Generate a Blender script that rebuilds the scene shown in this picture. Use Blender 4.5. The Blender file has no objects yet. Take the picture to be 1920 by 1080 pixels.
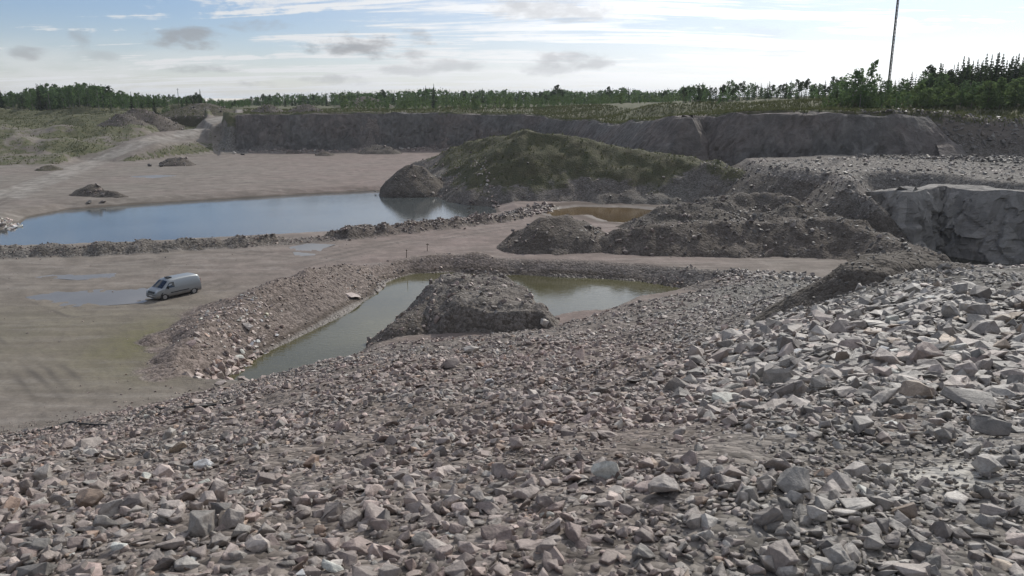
import bpy, bmesh, math, random
import numpy as np
from mathutils import Vector, Matrix, Euler

random.seed(7)
rng = np.random.default_rng(7)
S = bpy.context.scene
COL = S.collection

# ------------------------------------------------------------------ camera, sky, sun, exposure
CAMZ, PITCH, FPX = 18.5, math.radians(13.6), 1450.0
cam_d = bpy.data.cameras.new('camera')
cam = bpy.data.objects.new('camera', cam_d)
COL.objects.link(cam)
cam.location = (0, 0, CAMZ)
cam.rotation_euler = (math.radians(90) - PITCH, 0, 0)
cam_d.sensor_width = 36
cam_d.lens = 36 * FPX / 1920
cam_d.clip_start, cam_d.clip_end = 0.1, 20000
S.camera = cam

SUN_AZ, SUN_EL = math.radians(31), math.radians(36)      # azimuth clockwise from +Y
SUNDIR = Vector((math.sin(SUN_AZ) * math.cos(SUN_EL), math.cos(SUN_AZ) * math.cos(SUN_EL), math.sin(SUN_EL)))
sd = bpy.data.lights.new('sun', 'SUN')
sd.energy, sd.angle, sd.color = 2.9, math.radians(0.8), (1.0, 0.95, 0.87)
so = bpy.data.objects.new('sun', sd)
COL.objects.link(so)
so.rotation_euler = SUNDIR.to_track_quat('Z', 'Y').to_euler()
so.location = (60, 100, 120)

S.view_settings.view_transform = 'Standard'
S.view_settings.look = 'None'
S.view_settings.exposure = 0.0
S.view_settings.gamma = 1.0
S.view_settings.use_curve_mapping = False
HAZE = 0.0001
S.cycles.max_bounces = 6
S.cycles.volume_bounces = 0
S.cycles.diffuse_bounces = 3
S.cycles.use_denoising = True


class NT:
    """small helper for writing node trees"""
    def __init__(s, tree):
        s.t = tree
        s.n = tree.nodes
        s.l = tree.links

    def add(s, typ, **kw):
        nd = s.n.new(typ)
        for k, v in kw.items():
            if k == 'inp':
                for a, b in v.items():
                    if hasattr(b, 'is_linked') or isinstance(b, bpy.types.NodeSocket):
                        s.l.new(b, nd.inputs[a])
                    else:
                        nd.inputs[a].default_value = b
            else:
                setattr(nd, k, v)
        return nd

    def math(s, op, a, b=None, c=None, clamp=False):
        nd = s.n.new('ShaderNodeMath')
        nd.operation = op
        nd.use_clamp = clamp
        for i, v in enumerate((a, b, c)):
            if v is None:
                continue
            if isinstance(v, bpy.types.NodeSocket):
                s.l.new(v, nd.inputs[i])
            else:
                nd.inputs[i].default_value = v
        return nd.outputs[0]

    def vmath(s, op, a, b=None):
        nd = s.n.new('ShaderNodeVectorMath')
        nd.operation = op
        for i, v in enumerate((a, b)):
            if v is None:
                continue
            if isinstance(v, bpy.types.NodeSocket):
                s.l.new(v, nd.inputs[i])
            else:
                nd.inputs[i].default_value = v
        return nd.outputs[1] if op in ('DOT_PRODUCT', 'LENGTH', 'DISTANCE') else nd.outputs[0]

    def ramp(s, v, lo, hi, a=0.0, b=1.0, smooth=True):
        nd = s.n.new('ShaderNodeMapRange')
        nd.interpolation_type = 'SMOOTHSTEP' if smooth else 'LINEAR'
        for i, x in enumerate((v, lo, hi, a, b)):
            if isinstance(x, bpy.types.NodeSocket):
                s.l.new(x, nd.inputs[i])
            else:
                nd.inputs[i].default_value = x
        return nd.outputs[0]

    def mix(s, f, a, b, blend='MIX'):
        nd = s.n.new('ShaderNodeMix')
        nd.data_type = 'RGBA'
        nd.blend_type = blend
        for sock, x in ((nd.inputs[0], f), (nd.inputs[6], a), (nd.inputs[7], b)):
            if isinstance(x, bpy.types.NodeSocket):
                s.l.new(x, sock)
            elif isinstance(x, (int, float)):
                sock.default_value = x
            else:
                sock.default_value = (x[0], x[1], x[2], 1)
        return nd.outputs[2]

    def noise(s, vec, scale, detail=4, rough=0.55, dist=0.0, out=0):
        nd = s.n.new('ShaderNodeTexNoise')
        if vec is not None:
            s.l.new(vec, nd.inputs['Vector'])
        nd.inputs['Scale'].default_value = scale
        nd.inputs['Detail'].default_value = detail
        nd.inputs['Roughness'].default_value = rough
        nd.inputs['Distortion'].default_value = dist
        return nd.outputs[out]

    def voro(s, vec, scale, feature='F1', out=0):
        nd = s.n.new('ShaderNodeTexVoronoi')
        nd.feature = feature
        s.l.new(vec, nd.inputs['Vector'])
        nd.inputs['Scale'].default_value = scale
        return nd.outputs[out]


# ---- world: Nishita sky with a deck of procedural cloud
W = bpy.data.worlds.new('World')
S.world = W
W.use_nodes = True
W.node_tree.nodes.clear()
t = NT(W.node_tree)
sky = t.add('ShaderNodeTexSky', sky_type='NISHITA')
sky.sun_disc = False
sky.sun_elevation = SUN_EL
sky.sun_rotation = SUN_AZ
sky.air_density, sky.dust_density, sky.ozone_density = 1.0, 0.15, 2.2
gen = t.add('ShaderNodeTexCoord').outputs['Generated']
vdir = t.vmath('NORMALIZE', gen)
sep = t.add('ShaderNodeSeparateXYZ', inp={0: vdir})
zc = t.math('MAXIMUM', sep.outputs[2], 0.0)
zp = t.math('ADD', zc, 0.085)
cx = t.math('DIVIDE', sep.outputs[0], zp)
cy = t.math('DIVIDE', sep.outputs[1], zp)
cp = t.add('ShaderNodeCombineXYZ', inp={0: cx, 1: cy, 2: 0.0}).outputs[0]
sunc = t.vmath('DOT_PRODUCT', vdir, tuple(SUNDIR))
az = t.math('ARCTAN2', sep.outputs[0], sep.outputs[1])
el = t.math('ARCSINE', sep.outputs[2])


def skydir(px, py):
    """azimuth and elevation of a picture position"""
    cpp, spp = math.cos(PITCH), math.sin(PITCH)
    u, v = (px - 960) / FPX, (540 - py) / FPX
    d = Vector((u, cpp + v * spp, v * cpp - spp)).normalized()
    return math.atan2(d.x, d.y), math.asin(d.z)


wob = t.noise(t.add('ShaderNodeMapping', inp={'Vector': vdir, 'Scale': (34, 34, 80)}).outputs[0], 1.0, 5, 0.6)
wob2 = t.noise(t.add('ShaderNodeMapping', inp={'Vector': vdir, 'Scale': (9, 9, 40)}).outputs[0], 1.0, 4, 0.55)


def blob(px, py, w, h, soft=0.9):
    """soft cloud at a place in the sky"""
    a, e = skydir(px, py)
    du = t.math('DIVIDE', t.math('SUBTRACT', az, a), w / FPX)
    dv = t.math('DIVIDE', t.math('SUBTRACT', el, e), h / FPX)
    r2 = t.math('ADD', t.math('MULTIPLY', du, du), t.math('MULTIPLY', dv, dv))
    k = t.math('SUBTRACT', 1.0, t.math('MULTIPLY', r2, 0.5))
    k = t.math('ADD', k, t.math('MULTIPLY', t.math('ADD', t.math('SUBTRACT', wob, 0.5), t.math('MULTIPLY', t.math('SUBTRACT', wob2, 0.5), 0.9)), 4.0))
    return t.ramp(k, -0.15, -0.15 + soft * 1.9)


def blobs(lst):
    out = None
    for b in lst:
        m = t.math('MULTIPLY', blob(*b[:4], *b[5:]), b[4])
        out = m if out is None else t.math('MAXIMUM', out, m)
    return out


# streaks of high cloud, drawn out across the view
st = t.add('ShaderNodeMapping', inp={'Vector': cp, 'Rotation': (0, 0, math.radians(8)), 'Scale': (0.50, 2.0, 1), 'Location': (3.1, 1.7, 0)}).outputs[0]
n1 = t.noise(st, 1.0, 9, 0.66, 0.8)
n2 = t.noise(cp, 0.32, 3, 0.5, 0.2)
veil = t.ramp(sunc, 0.52, 0.80, 0.0, 1.0)
gap = blobs([(1890, 70, 130, 62, 0.75, 1.0), (60, 30, 360, 70, 0.85, 1.2), (1700, 150, 150, 25, 0.4, 1.2)])
thr = t.math('SUBTRACT', 0.50, t.math('MULTIPLY', veil, 0.03))
thr = t.math('ADD', thr, t.math('MULTIPLY', t.math('SUBTRACT', n2, 0.5), -0.3))
thr = t.math('ADD', thr, t.math('MULTIPLY', gap, 0.30))
zone = blobs([(820, 55, 420, 75, 1.0, 1.2)])
thr = t.math('SUBTRACT', thr, t.math('MULTIPLY', zone, 0.05))
high = t.ramp(n1, t.math('SUBTRACT', thr, 0.03), t.math('ADD', thr, 0.10))
# low grey cumulus, and a paler band of it along the horizon
puff = blobs([(345, 72, 49, 12.3, .75), (318, 80, 34, 5.7, .6), (690, 86, 81, 16.4, .85), (770, 74, 26, 14.8, .7), (650, 92, 42, 7.4, .8), (755, 100, 42, 8.2, .6), (148, 70, 15, 13.1, .45), (55, 100, 22, 6.6, .55), (1085, 112, 64, 12.3, .6), (1035, 128, 42, 9.8, .45),
              (1030, 18, 102, 21.3, .5), (960, 8, 51, 8.2, .6), (385, 130, 51, 5.7, .5), (490, 160, 34, 5.7, .65), (620, 150, 51, 8.2, .45), (850, 122, 51, 9.8, .45), (760, 132, 51, 7.4, .4), (1395, 68, 68, 16.4, .22), (1480, 100, 34, 4.9, .3), (1600, 95, 42, 4.9, .25), (490, 48, 42, 7.4, .4), (190, 105, 34, 6.6, .3)])
lowband = t.math('MULTIPLY', t.ramp(wob2, 0.42, 0.62), t.ramp(el, 0.075, 0.02))
glow = t.math('POWER', t.math('MAXIMUM', sunc, 0.0), 7.0)
glow2 = t.math('POWER', t.math('MAXIMUM', sunc, 0.0), 30.0)
hb = t.math('ADD', 0.78, t.math('ADD', t.math('MULTIPLY', glow, 2.0), t.math('MULTIPLY', glow2, 1.5)))
hcol = t.vmath('SCALE', (0.975, 0.99, 1.01))
t.l.new(hb, hcol.node.inputs['Scale'])
pb = t.math('ADD', 0.33, t.math('MULTIPLY', glow, 1.25))
pcol = t.vmath('SCALE', (0.94, 0.96, 1.02))
t.l.new(pb, pcol.node.inputs['Scale'])
skyt = t.vmath('MULTIPLY', sky.outputs[0], (0.90, 0.92, 1.09))
skys = t.vmath('SCALE', skyt)
SKYK = 0.085
skys.node.inputs['Scale'].default_value = SKYK
whz = t.math('ADD', t.ramp(zc, 0.0, 0.10, 0.40, 0.0), t.math('MULTIPLY', veil, 0.38))
base = t.mix(whz, skys, hcol)
c0 = t.mix(t.math('MULTIPLY', lowband, 0.6), base, hcol)
c1 = t.mix(t.math('MULTIPLY', high, 0.92), c0, hcol)
c2 = t.mix(puff, c1, pcol)
bg = t.add('ShaderNodeBackground', inp={'Color': c2, 'Strength': 1.0})
wo = t.add('ShaderNodeOutputWorld', inp={'Surface': bg.outputs[0]})


# ------------------------------------------------------------------ picture <-> place
CP, SP = math.cos(PITCH), math.sin(PITCH)


def tan_y(py):
    """drop per metre of forward distance, for a picture row"""
    v = (540.0 - py) / FPX
    return (SP - v * CP) / (CP + v * SP)


def PY(px, py, Y):
    """point seen at (px,py) that lies Y metres ahead"""
    z = CAMZ - Y * tan_y(py)
    depth = Y * CP + (CAMZ - z) * SP
    return ((px - 960.0) / FPX * depth, Y, z)


def PZ(px, py, z=0.0):
    """point seen at (px,py) on the level z"""
    Y = (CAMZ - z) / tan_y(py)
    return PY(px, py, Y)


def project(X, Y, Z):
    d = Y * CP + (CAMZ - Z) * SP
    u = X / d
    v = (Y * SP - (CAMZ - Z) * CP) / d
    return 960 + u * FPX, 540 - v * FPX


# ------------------------------------------------------------------ numpy noise and shapes
def _h(ix, iy, seed):
    n = (ix.astype(np.int64) * 374761393 + iy.astype(np.int64) * 668265263 + seed * 982451653) & 0xFFFFFFFF
    n = ((n ^ (n >> 13)) * 1274126177) & 0xFFFFFFFF
    n = n ^ (n >> 16)
    return (n & 0xFFFF) / 65535.0


def vn(x, y, seed=0):
    ix, iy = np.floor(x), np.floor(y)
    fx, fy = x - ix, y - iy
    fx = fx * fx * (3 - 2 * fx)
    fy = fy * fy * (3 - 2 * fy)
    a, b = _h(ix, iy, seed), _h(ix + 1, iy, seed)
    c, d = _h(ix, iy + 1, seed), _h(ix + 1, iy + 1, seed)
    return (a + (b - a) * fx) * (1 - fy) + (c + (d - c) * fx) * fy


def fbm(x, y, scale, octaves=4, seed=0, gain=0.5):
    """roughly -1..1"""
    x = np.asarray(x, float) / scale
    y = np.asarray(y, float) / scale
    s = np.zeros_like(x)
    a, tot = 1.0, 0.0
    for k in range(octaves):
        c, q = math.cos(0.6 * k + 0.3), math.sin(0.6 * k + 0.3)
        s += a * (vn(c * x - q * y + 17.3 * k, q * x + c * y - 9.1 * k, seed + k) * 2 - 1)
        tot += a
        a *= gain
        x, y = x * 2.03, y * 2.03
    return s / tot * 1.5


def lumps(x, y, size, seed=0):
    """cell bumps 0..1: a bed of boulders under dirt"""
    x = np.asarray(x, float) / size
    y = np.asarray(y, float) / size
    ix, iy = np.floor(x), np.floor(y)
    best = np.full_like(x, 9.0)
    val = np.zeros_like(x)
    for dx in (-1, 0, 1):
        for dy in (-1, 0, 1):
            jx, jy = ix + dx, iy + dy
            px = jx + _h(jx, jy, seed)
            py = jy + _h(jx, jy, seed + 5)
            d = (x - px) ** 2 + (y - py) ** 2
            m = d < best
            best = np.where(m, d, best)
            val = np.where(m, _h(jx, jy, seed + 9), val)
    return np.clip(1 - best * 1.6, 0, 1) * (0.35 + 0.65 * val)


def seg_dist(X, Y, pts):
    """distance to a polyline and the height carried along it"""
    pts = np.asarray(pts, float)
    bd = np.full(X.shape, 1e9)
    bz = np.zeros(X.shape)
    for a, b in zip(pts[:-1], pts[1:]):
        dx, dy = b[0] - a[0], b[1] - a[1]
        L = dx * dx + dy * dy + 1e-9
        tt = np.clip(((X - a[0]) * dx + (Y - a[1]) * dy) / L, 0, 1)
        d = np.hypot(X - a[0] - tt * dx, Y - a[1] - tt * dy)
        m = d < bd
        bd = np.where(m, d, bd)
        bz = np.where(m, a[2] + tt * (b[2] - a[2]), bz)
    return bd, bz


def ridge(X, Y, pts, s, d1=0.0, s1=0.0):
    """a heap with a crest line: slope s1 up to d1 from the crest, s beyond; best over all segments"""
    pts = np.asarray(pts, float)
    best = np.full(X.shape, -1e9)
    for a, b in zip(pts[:-1], pts[1:]):
        dx, dy = b[0] - a[0], b[1] - a[1]
        L = dx * dx + dy * dy + 1e-9
        tt = np.clip(((X - a[0]) * dx + (Y - a[1]) * dy) / L, 0, 1)
        d = np.hypot(X - a[0] - tt * dx, Y - a[1] - tt * dy)
        z = a[2] + tt * (b[2] - a[2]) - s1 * np.minimum(d, d1) - s * np.maximum(d - d1, 0)
        best = np.maximum(best, z)
    return best


def poly_sd(X, Y, pts):
    """signed distance to a polygon, negative inside"""
    pts = np.asarray(pts, float)[:, :2]
    d = np.full(X.shape, 1e18)
    ins = np.zeros(X.shape, bool)
    n = len(pts)
    for i in range(n):
        a, b = pts[i], pts[(i + 1) % n]
        dx, dy = b - a
        L = dx * dx + dy * dy + 1e-9
        tt = np.clip(((X - a[0]) * dx + (Y - a[1]) * dy) / L, 0, 1)
        d = np.minimum(d, (X - a[0] - tt * dx) ** 2 + (Y - a[1] - tt * dy) ** 2)
        c = ((a[1] > Y) != (b[1] > Y)) & (X < (b[0] - a[0]) * (Y - a[1]) / (b[1] - a[1] + 1e-12) + a[0])
        ins ^= c
    d = np.sqrt(d)
    return np.where(ins, -d, d)


class TPS:
    def __init__(s, pts, lam=0.3):
        p = np.asarray(pts, float)
        s.p = p
        n = len(p)
        K = s.U(np.hypot(p[:, None, 0] - p[None, :, 0], p[:, None, 1] - p[None, :, 1])) + lam * np.eye(n)
        P = np.c_[np.ones(n), p[:, :2]]
        A = np.block([[K, P], [P.T, np.zeros((3, 3))]])
        s.w = np.linalg.solve(A, np.r_[p[:, 2], 0, 0, 0])

    @staticmethod
    def U(r):
        return np.where(r > 1e-9, r * r * np.log(r + 1e-12), 0)

    def __call__(s, X, Y):
        z = s.w[-3] + s.w[-2] * X + s.w[-1] * Y
        for i, p in enumerate(s.p):
            z = z + s.w[i] * s.U(np.hypot(X - p[0], Y - p[1]))
        return z


def sstep(x, a, b):
    t_ = np.clip((x - a) / (b - a), 0, 1)
    return t_ * t_ * (3 - 2 * t_)


# ------------------------------------------------------------------ the lie of the land
# 1. the stony tip in the foreground, as control points
FG = [PY(*a) for a in [
    (-400, 1080, 7.6), (0, 1080, 7.1), (480, 1080, 7.0), (960, 1080, 6.9), (1440, 1080, 6.7), (1920, 1080, 6.5), (2300, 1080, 6.4),
    (-300, 930, 15), (0, 905, 15), (0, 845, 25), (0, 812, 41), (-300, 900, 28), (-300, 860, 38),
    (240, 900, 13), (240, 820, 24), (240, 775, 43),
    (480, 900, 11.5), (480, 800, 19), (480, 740, 33), (480, 712, 49.5),
    (700, 900, 10.6), (700, 780, 18), (700, 700, 33), (700, 655, 55),
    (960, 900, 10), (960, 800, 14.5), (960, 700, 25), (960, 660, 38), (960, 635, 57),
    (1300, 900, 9.5), (1300, 800, 13.0), (1300, 700, 20), (1300, 640, 31), (1300, 590, 51), (1300, 552, 76),
    (1150, 620, 44), (1150, 580, 66),
    (1480, 640, 24), (1500, 590, 36), (1500, 555, 58), (1500, 533, 77),
    (1650, 900, 9.2), (1650, 800, 12.2), (1650, 700, 16.5), (1650, 640, 21), (1650, 580, 27), (1650, 552, 31.5), (1650, 534, 35),
    (1920, 900, 9), (1920, 800, 11.8), (1920, 700, 15.6), (1920, 600, 22), (1920, 562, 27.5), (1920, 540, 31.5),
    (2250, 562, 27.5), (2250, 700, 15.6)]]
FG += [(-30, 62, -5), (-45, 50, -4), (-15, 72, -6), (0, 75, -6), (12, 85, -6), (26, 95, -5), (33, 80, -3), (36, 66, 0), (33, 88, -5), (27, 84, -2), (30, 70, 1.5), (26, 52, 6.5), (31, 44, 9.2),
       (40, 55, 3), (40, 75, -3), (55, 55, 2), (60, 42, 6), (80, 60, -3), (-60, 30, -1), (-45, 15, 5), (-25, 0, 11),
       (-30, -25, 12), (0, -12, 14.3), (0, -45, 14.4), (30, -20, 14.5), (60, 0, 14), (60, -50, 14)]
fg_tps = TPS(FG, 0.5)


def h_tip(X, Y):
    z = np.clip(fg_tps(X, Y), -8, 15.5)
    z = z - 0.55 * np.maximum(Y - 82, 0) - 0.5 * np.maximum(np.abs(X) - 60, 0) * (Y > 30)
    far = np.hypot(X, Y)
    z = np.where((Y < -50) | (X < -75) | (X > 110), np.minimum(z, 14), z)
    z = z + fbm(X, Y, 9, 3, 3) * 0.35 * np.clip(far / 25, 0.25, 1)
    return z + 0.18 * fbm(X, Y, 2.2, 3, 5) * np.clip(far / 20, 0.3, 1)


# 2. ponds
NEARP = [PZ(a, b, -1.5) for a, b in [
    (412, 724), (485, 668), (552, 636), (645, 588), (705, 553), (722, 530), (775, 514), (850, 510), (930, 515), (1000, 517), (1100, 521), (1200, 528),
    (1312, 546), (1240, 560), (1160, 572), (1125, 596), (1060, 600), (1035, 604), (960, 622), (900, 640), (830, 640), (740, 650), (660, 668), (640, 700), (560, 716), (490, 730)]]
BIGP = [PZ(a, b, -1.0) for a, b in [
    (-260, 480), (-250, 430), (-60, 432), (0, 432), (40, 420), (55, 407), (130, 393), (250, 384), (420, 373), (580, 364), (720, 357), (830, 358), (895, 367), (922, 384), (934, 403),
    (890, 409), (800, 420), (700, 430), (600, 440), (450, 448), (250, 459), (0, 466)]]
BROWNP = [PZ(a, b, -0.4) for a, b in [(1020, 396), (1085, 388), (1180, 389), (1262, 398), (1240, 412), (1190, 420), (1140, 415), (1100, 402), (1040, 405)]]
TRENCH = [PZ(a, b, -1.5) for a, b in [(1690, 440), (1740, 455), (1820, 468), (1920, 484), (2150, 515), (2150, 640), (1920, 560), (1760, 500), (1700, 470)]]
VANPUD = [PZ(a, b, -0.07) for a, b in [(60, 556), (110, 548), (180, 545), (240, 541), (290, 538), (300, 552), (262, 566), (200, 570), (140, 572), (90, 568)]]
MIDPUD = [PZ(a, b, -0.07) for a, b in [(548, 463), (580, 457), (625, 459), (600, 466), (590, 478), (560, 480)]]
SLIVER = [PZ(a, b, -0.07) for a, b in [(70, 519), (110, 514), (150, 517), (215, 513), (230, 519), (150, 524)]]
FARPUD = [PZ(a, b, -0.07) for a, b in [(235, 331), (300, 328), (330, 329), (290, 334)]]


# 3. rim of the pit: distance ahead of the foot of the walls, by direction
def qdir(px, Y, z=5.0):
    d = Y * CP + (CAMZ - z) * SP
    return (px - 960) / FPX * d / Y


_rim = [(-900, 150), (-300, 205), (0, 226), (150, 233), (250, 242), (330, 262), (400, 278), (447, 290), (600, 292), (800, 299), (900, 300), (1000, 292), (1080, 266),
        (1150, 228), (1220, 193), (1285, 177), (1315, 182), (1400, 168), (1500, 163), (1700, 158), (1920, 151), (2300, 148), (2900, 150)]
RQ = np.array([qdir(a, b) for a, b in _rim])
RY = np.array([b for a, b in _rim], float)
_kk = [(-900, .12), (0, .125), (200, .13), (330, .13), (385, .16), (420, .5), (450, 3.2), (1000, 3.5), (1120, 3.0), (1200, 2.6), (1290, 2.4), (1330, 2.3), (1500, 2.6), (1650, 2.0), (1720, 1.15), (1920, .95), (2900, .9)]
KQ = np.array([qdir(a, 200) for a, b in _kk])
KV = np.array([b for a, b in _kk])
ZP = [PY(*a) for a in [(-400, 206, 345), (0, 209, 340), (200, 208, 350), (440, 208, 345), (450, 213, 296), (650, 211, 297), (800, 210, 304), (950, 213, 304), (1060, 224, 272),
                       (1150, 231, 236), (1220, 226, 203), (1290, 215, 188), (1400, 209, 175), (1500, 207, 169), (1700, 212, 164), (1920, 228, 166), (2300, 226, 166),
                       (500, 200, 420), (800, 198, 440), (1000, 197, 420), (1200, 196, 320), (1300, 193, 260), (1450, 187, 260), (1600, 188, 215), (1750, 190, 205), (1920, 192, 205), (2200, 192, 205),
                       (1400, 182, 330), (1000, 193, 560), (400, 200, 520), (0, 201, 520), (1700, 175, 330), (1920, 175, 330)]]
ZP = np.array(ZP + [(-400, 100, 14), (400, 50, 16), (-300, -200, 15), (300, -200, 15), (0, 1200, 17), (900, 900, 19), (-900, 900, 16), (3000, 3000, 18), (-3000, 3000, 16)])


def z_plateau(X, Y):
    num = np.zeros_like(X)
    den = np.zeros_like(X)
    for p in ZP:
        w = 1.0 / (((X - p[0]) ** 2 + (Y - p[1]) ** 2) + 30.0) ** 1.6
        num += w * p[2]
        den += w
    return num / den


def h_outer(X, Y):
    q = np.where(Y > 1, X / np.maximum(Y, 1), np.sign(X) * 9)
    yb = np.interp(q, RQ, RY) + fbm(X, Y, 14, 3, 21) * 1.6
    k = np.interp(q, KQ, KV)
    d = Y - yb
    side = np.maximum(np.abs(X) - 150, 0) * 0.6      # pit closes to the sides, out of the frame
    d = np.maximum(d, np.where(np.abs(q) > 1.2, side, -1e3))
    z = k * d
    # terraces of the grassy bank at left
    terr = np.where(k < 0.3, 0.75 * np.sin(z * 1.9 + fbm(X, Y, 40, 2, 33) * 1.5) * np.clip(z / 3, 0, 1), 0)
    zp = z_plateau(X, Y)
    rough = fbm(X, Y, 25, 4, 41) * 0.7
    return np.minimum(z + terr, zp + rough * np.clip(d / 12, 0, 1)), d, k, zp


# 4. rocky shelf on the right
SHELF = [PZ(a, b, 7.4) for a, b in [(1395, 296), (1415, 306), (1480, 318), (1560, 326), (1640, 352), (1705, 352), (1765, 341), (1850, 351), (1920, 356), (2200, 374), (2500, 300), (2300, 280)]]


def h_shelf(X, Y):
    n = fbm(X, Y, 7, 3, 55) * 1.1
    d = poly_sd(X, Y, SHELF) + n * 0.8
    k = np.interp(X, [40, 48, 53, 60], [0.8, 0.85, 1.2, 3.6])
    k = k + 1.0 * (1 - sstep(Y, 100, 112)) * (X < 53)
    top = 7.3 + 0.5 * fbm(X, Y, 14, 4, 57) + (Y - 120) * 0.002
    return np.minimum(top, 7.4 - k * d), d


LEVEE = [PZ(a, b, z) for a, b, z in [(-260, 482, .9), (-60, 468, .9), (0, 463, 1.0), (150, 460, 1.0), (300, 453, 1.0), (450, 444, 1.0), (600, 435, 1.0), (700, 426, 1.0), (800, 415, 1.0), (900, 405, 1.0), (945, 402, .9), (1000, 388, .6), (1030, 380, .5)]]
BANK = [PZ(a, b, z) for a, b, z in [(405, 655, .7), (410, 610, 1.0), (470, 568, 1.3), (560, 527, 1.5), (630, 503, 1.5), (700, 492, 1.2), (770, 482, 1.3), (840, 476, 1.5), (900, 484, 1.2), (960, 490, .8)]]
FARBANK = [PZ(a, b, z) for a, b, z in [(900, 487, 1.0), (1000, 492, 1.0), (1100, 495, .9), (1250, 503, .9), (1380, 514, .9), (1500, 524, .8)]]
ROAD = [PY(*a) for a in [(-150, 430, 118), (0, 380, 150), (90, 340, 188), (180, 303, 245), (260, 270, 262), (330, 245, 285), (400, 226, 310), (450, 214, 345)]]


def ground(X, Y, parts=False):
    X = np.asarray(X, float)
    Y = np.asarray(Y, float)
    fl = 0.12 * fbm(X, Y, 18, 3, 1) + 0.05 * fbm(X, Y, 3.5, 3, 2)
    out, dout, k, zp = h_outer(X, Y)
    rd, rz = seg_dist(X, Y, ROAD)
    h = np.maximum(fl, out)
    # left bank hummocks, flattened where the haul road climbs
    onroad = 1 - sstep(rd, 6.0, 11.0)
    hum = np.where((k < 0.3) & (dout > -3), np.maximum(0, fbm(X, Y * 0.55, 16, 4, 71)) * 2.6 + 0.35 * fbm(X, Y, 5, 3, 73), 0) * np.clip((dout + 3) / 20, 0, 1)
    h = h + hum * (1 - onroad)
    h = np.where((dout > 0) & (k < 3.0), h * (1 - onroad) + onroad * np.minimum(np.maximum(rz, 0.0), h + 3), h)
    # rubble at the foot of the walls
    foot = np.exp(-np.square((dout + 4) / 4.0)) * (k > 0.4)
    h = h + foot * (0.5 + 0.9 * lumps(X, Y, 2.6, 81) + 0.5 * fbm(X, Y, 6, 2, 83))
    shelf, dsh = h_shelf(X, Y)
    h = np.maximum(h, shelf)
    tip = h_tip(X, Y)
    ist = np.clip((tip - h) / 1.0, -1, 1)
    h = np.maximum(h, tip)
    # banks
    lev = ridge(X, Y, LEVEE, 0.75, 1.0, 0.15) + 0.75 * lumps(X, Y, 2.4, 91) - 0.3 + 0.2 * fbm(X, Y, 1.6, 2, 92)
    bank = ridge(X, Y, BANK, 0.33, 1.5, 0.05) + 0.35 * lumps(X, Y, 2.2, 93) + 0.75 * fbm(X, Y, 8, 3, 94) + 0.25 * fbm(X, Y, 2.5, 2, 96) - 0.2
    fb = ridge(X, Y, FARBANK, 0.4, 3.0, 0.03) + 0.12 * fbm(X, Y, 4, 3, 95)
    # ponds
    wob = fbm(X, Y, 5, 3, 101) * 0.7
    n_sd = poly_sd(X, Y, NEARP)
    b_sd = poly_sd(X, Y, BIGP)
    t_sd = poly_sd(X, Y, TRENCH)
    br_sd = poly_sd(X, Y, BROWNP)
    bankz = np.maximum(np.maximum(bank, fb), h)
    h = bankz
    for sdv, wl, kk in ((n_sd, -1.5, 0.62), (t_sd, -1.5, 1.2)):
        h = np.minimum(h, np.maximum(wl + kk * (sdv + wob * 0.6), wl - 2.5))
    h = np.minimum(h, np.maximum(-1.0 + 0.30 * (b_sd + wob * 0.5) + 0.0, -3.2))
    h = np.where(b_sd > -2.5, np.maximum(h, np.where(lev > fl, lev, -9)), h)
    h = np.minimum(h, np.maximum(-0.4 + 0.12 * (br_sd + wob) + 0.08 * np.square(np.maximum(br_sd - 3, 0)), -0.8))
    for pl in (VANPUD, MIDPUD, SLIVER, FARPUD):
        p_sd = poly_sd(X, Y, pl)
        h = np.where(p_sd < 5, np.minimum(h, np.maximum(-0.07 + 0.03 * (p_sd + fbm(X, Y, 4, 4, 111) * 1.6), -0.2)), h)
    if not parts:
        return h
    return h, dict(dout=dout, k=k, zp=zp, rd=rd, ist=ist, shelf=(shelf > h - 0.3) | (dsh < 1), lev=lev - h, bank=np.maximum(bank, fb) - h, n_sd=n_sd, b_sd=b_sd, br_sd=br_sd, t_sd=t_sd, dsh=dsh)


def gz(x, y):
    return float(ground(np.array([x]), np.array([y]))[0])


# ------------------------------------------------------------------ object helpers
def tag(o, label=None, cat=None, group=None, kind=None):
    if label:
        o['label'] = label
    if cat:
        o['category'] = cat
    if group:
        o['group'] = group
    if kind:
        o['kind'] = kind
    return o


def link(o, parent=None):
    COL.objects.link(o)
    if parent is not None:
        o.parent = parent
    return o


def empty(name, loc, rz=0.0):
    o = bpy.data.objects.new(name, None)
    o.location = loc
    o.rotation_euler = (0, 0, rz)
    o.empty_display_size = 0.3
    COL.objects.link(o)
    return o


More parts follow.
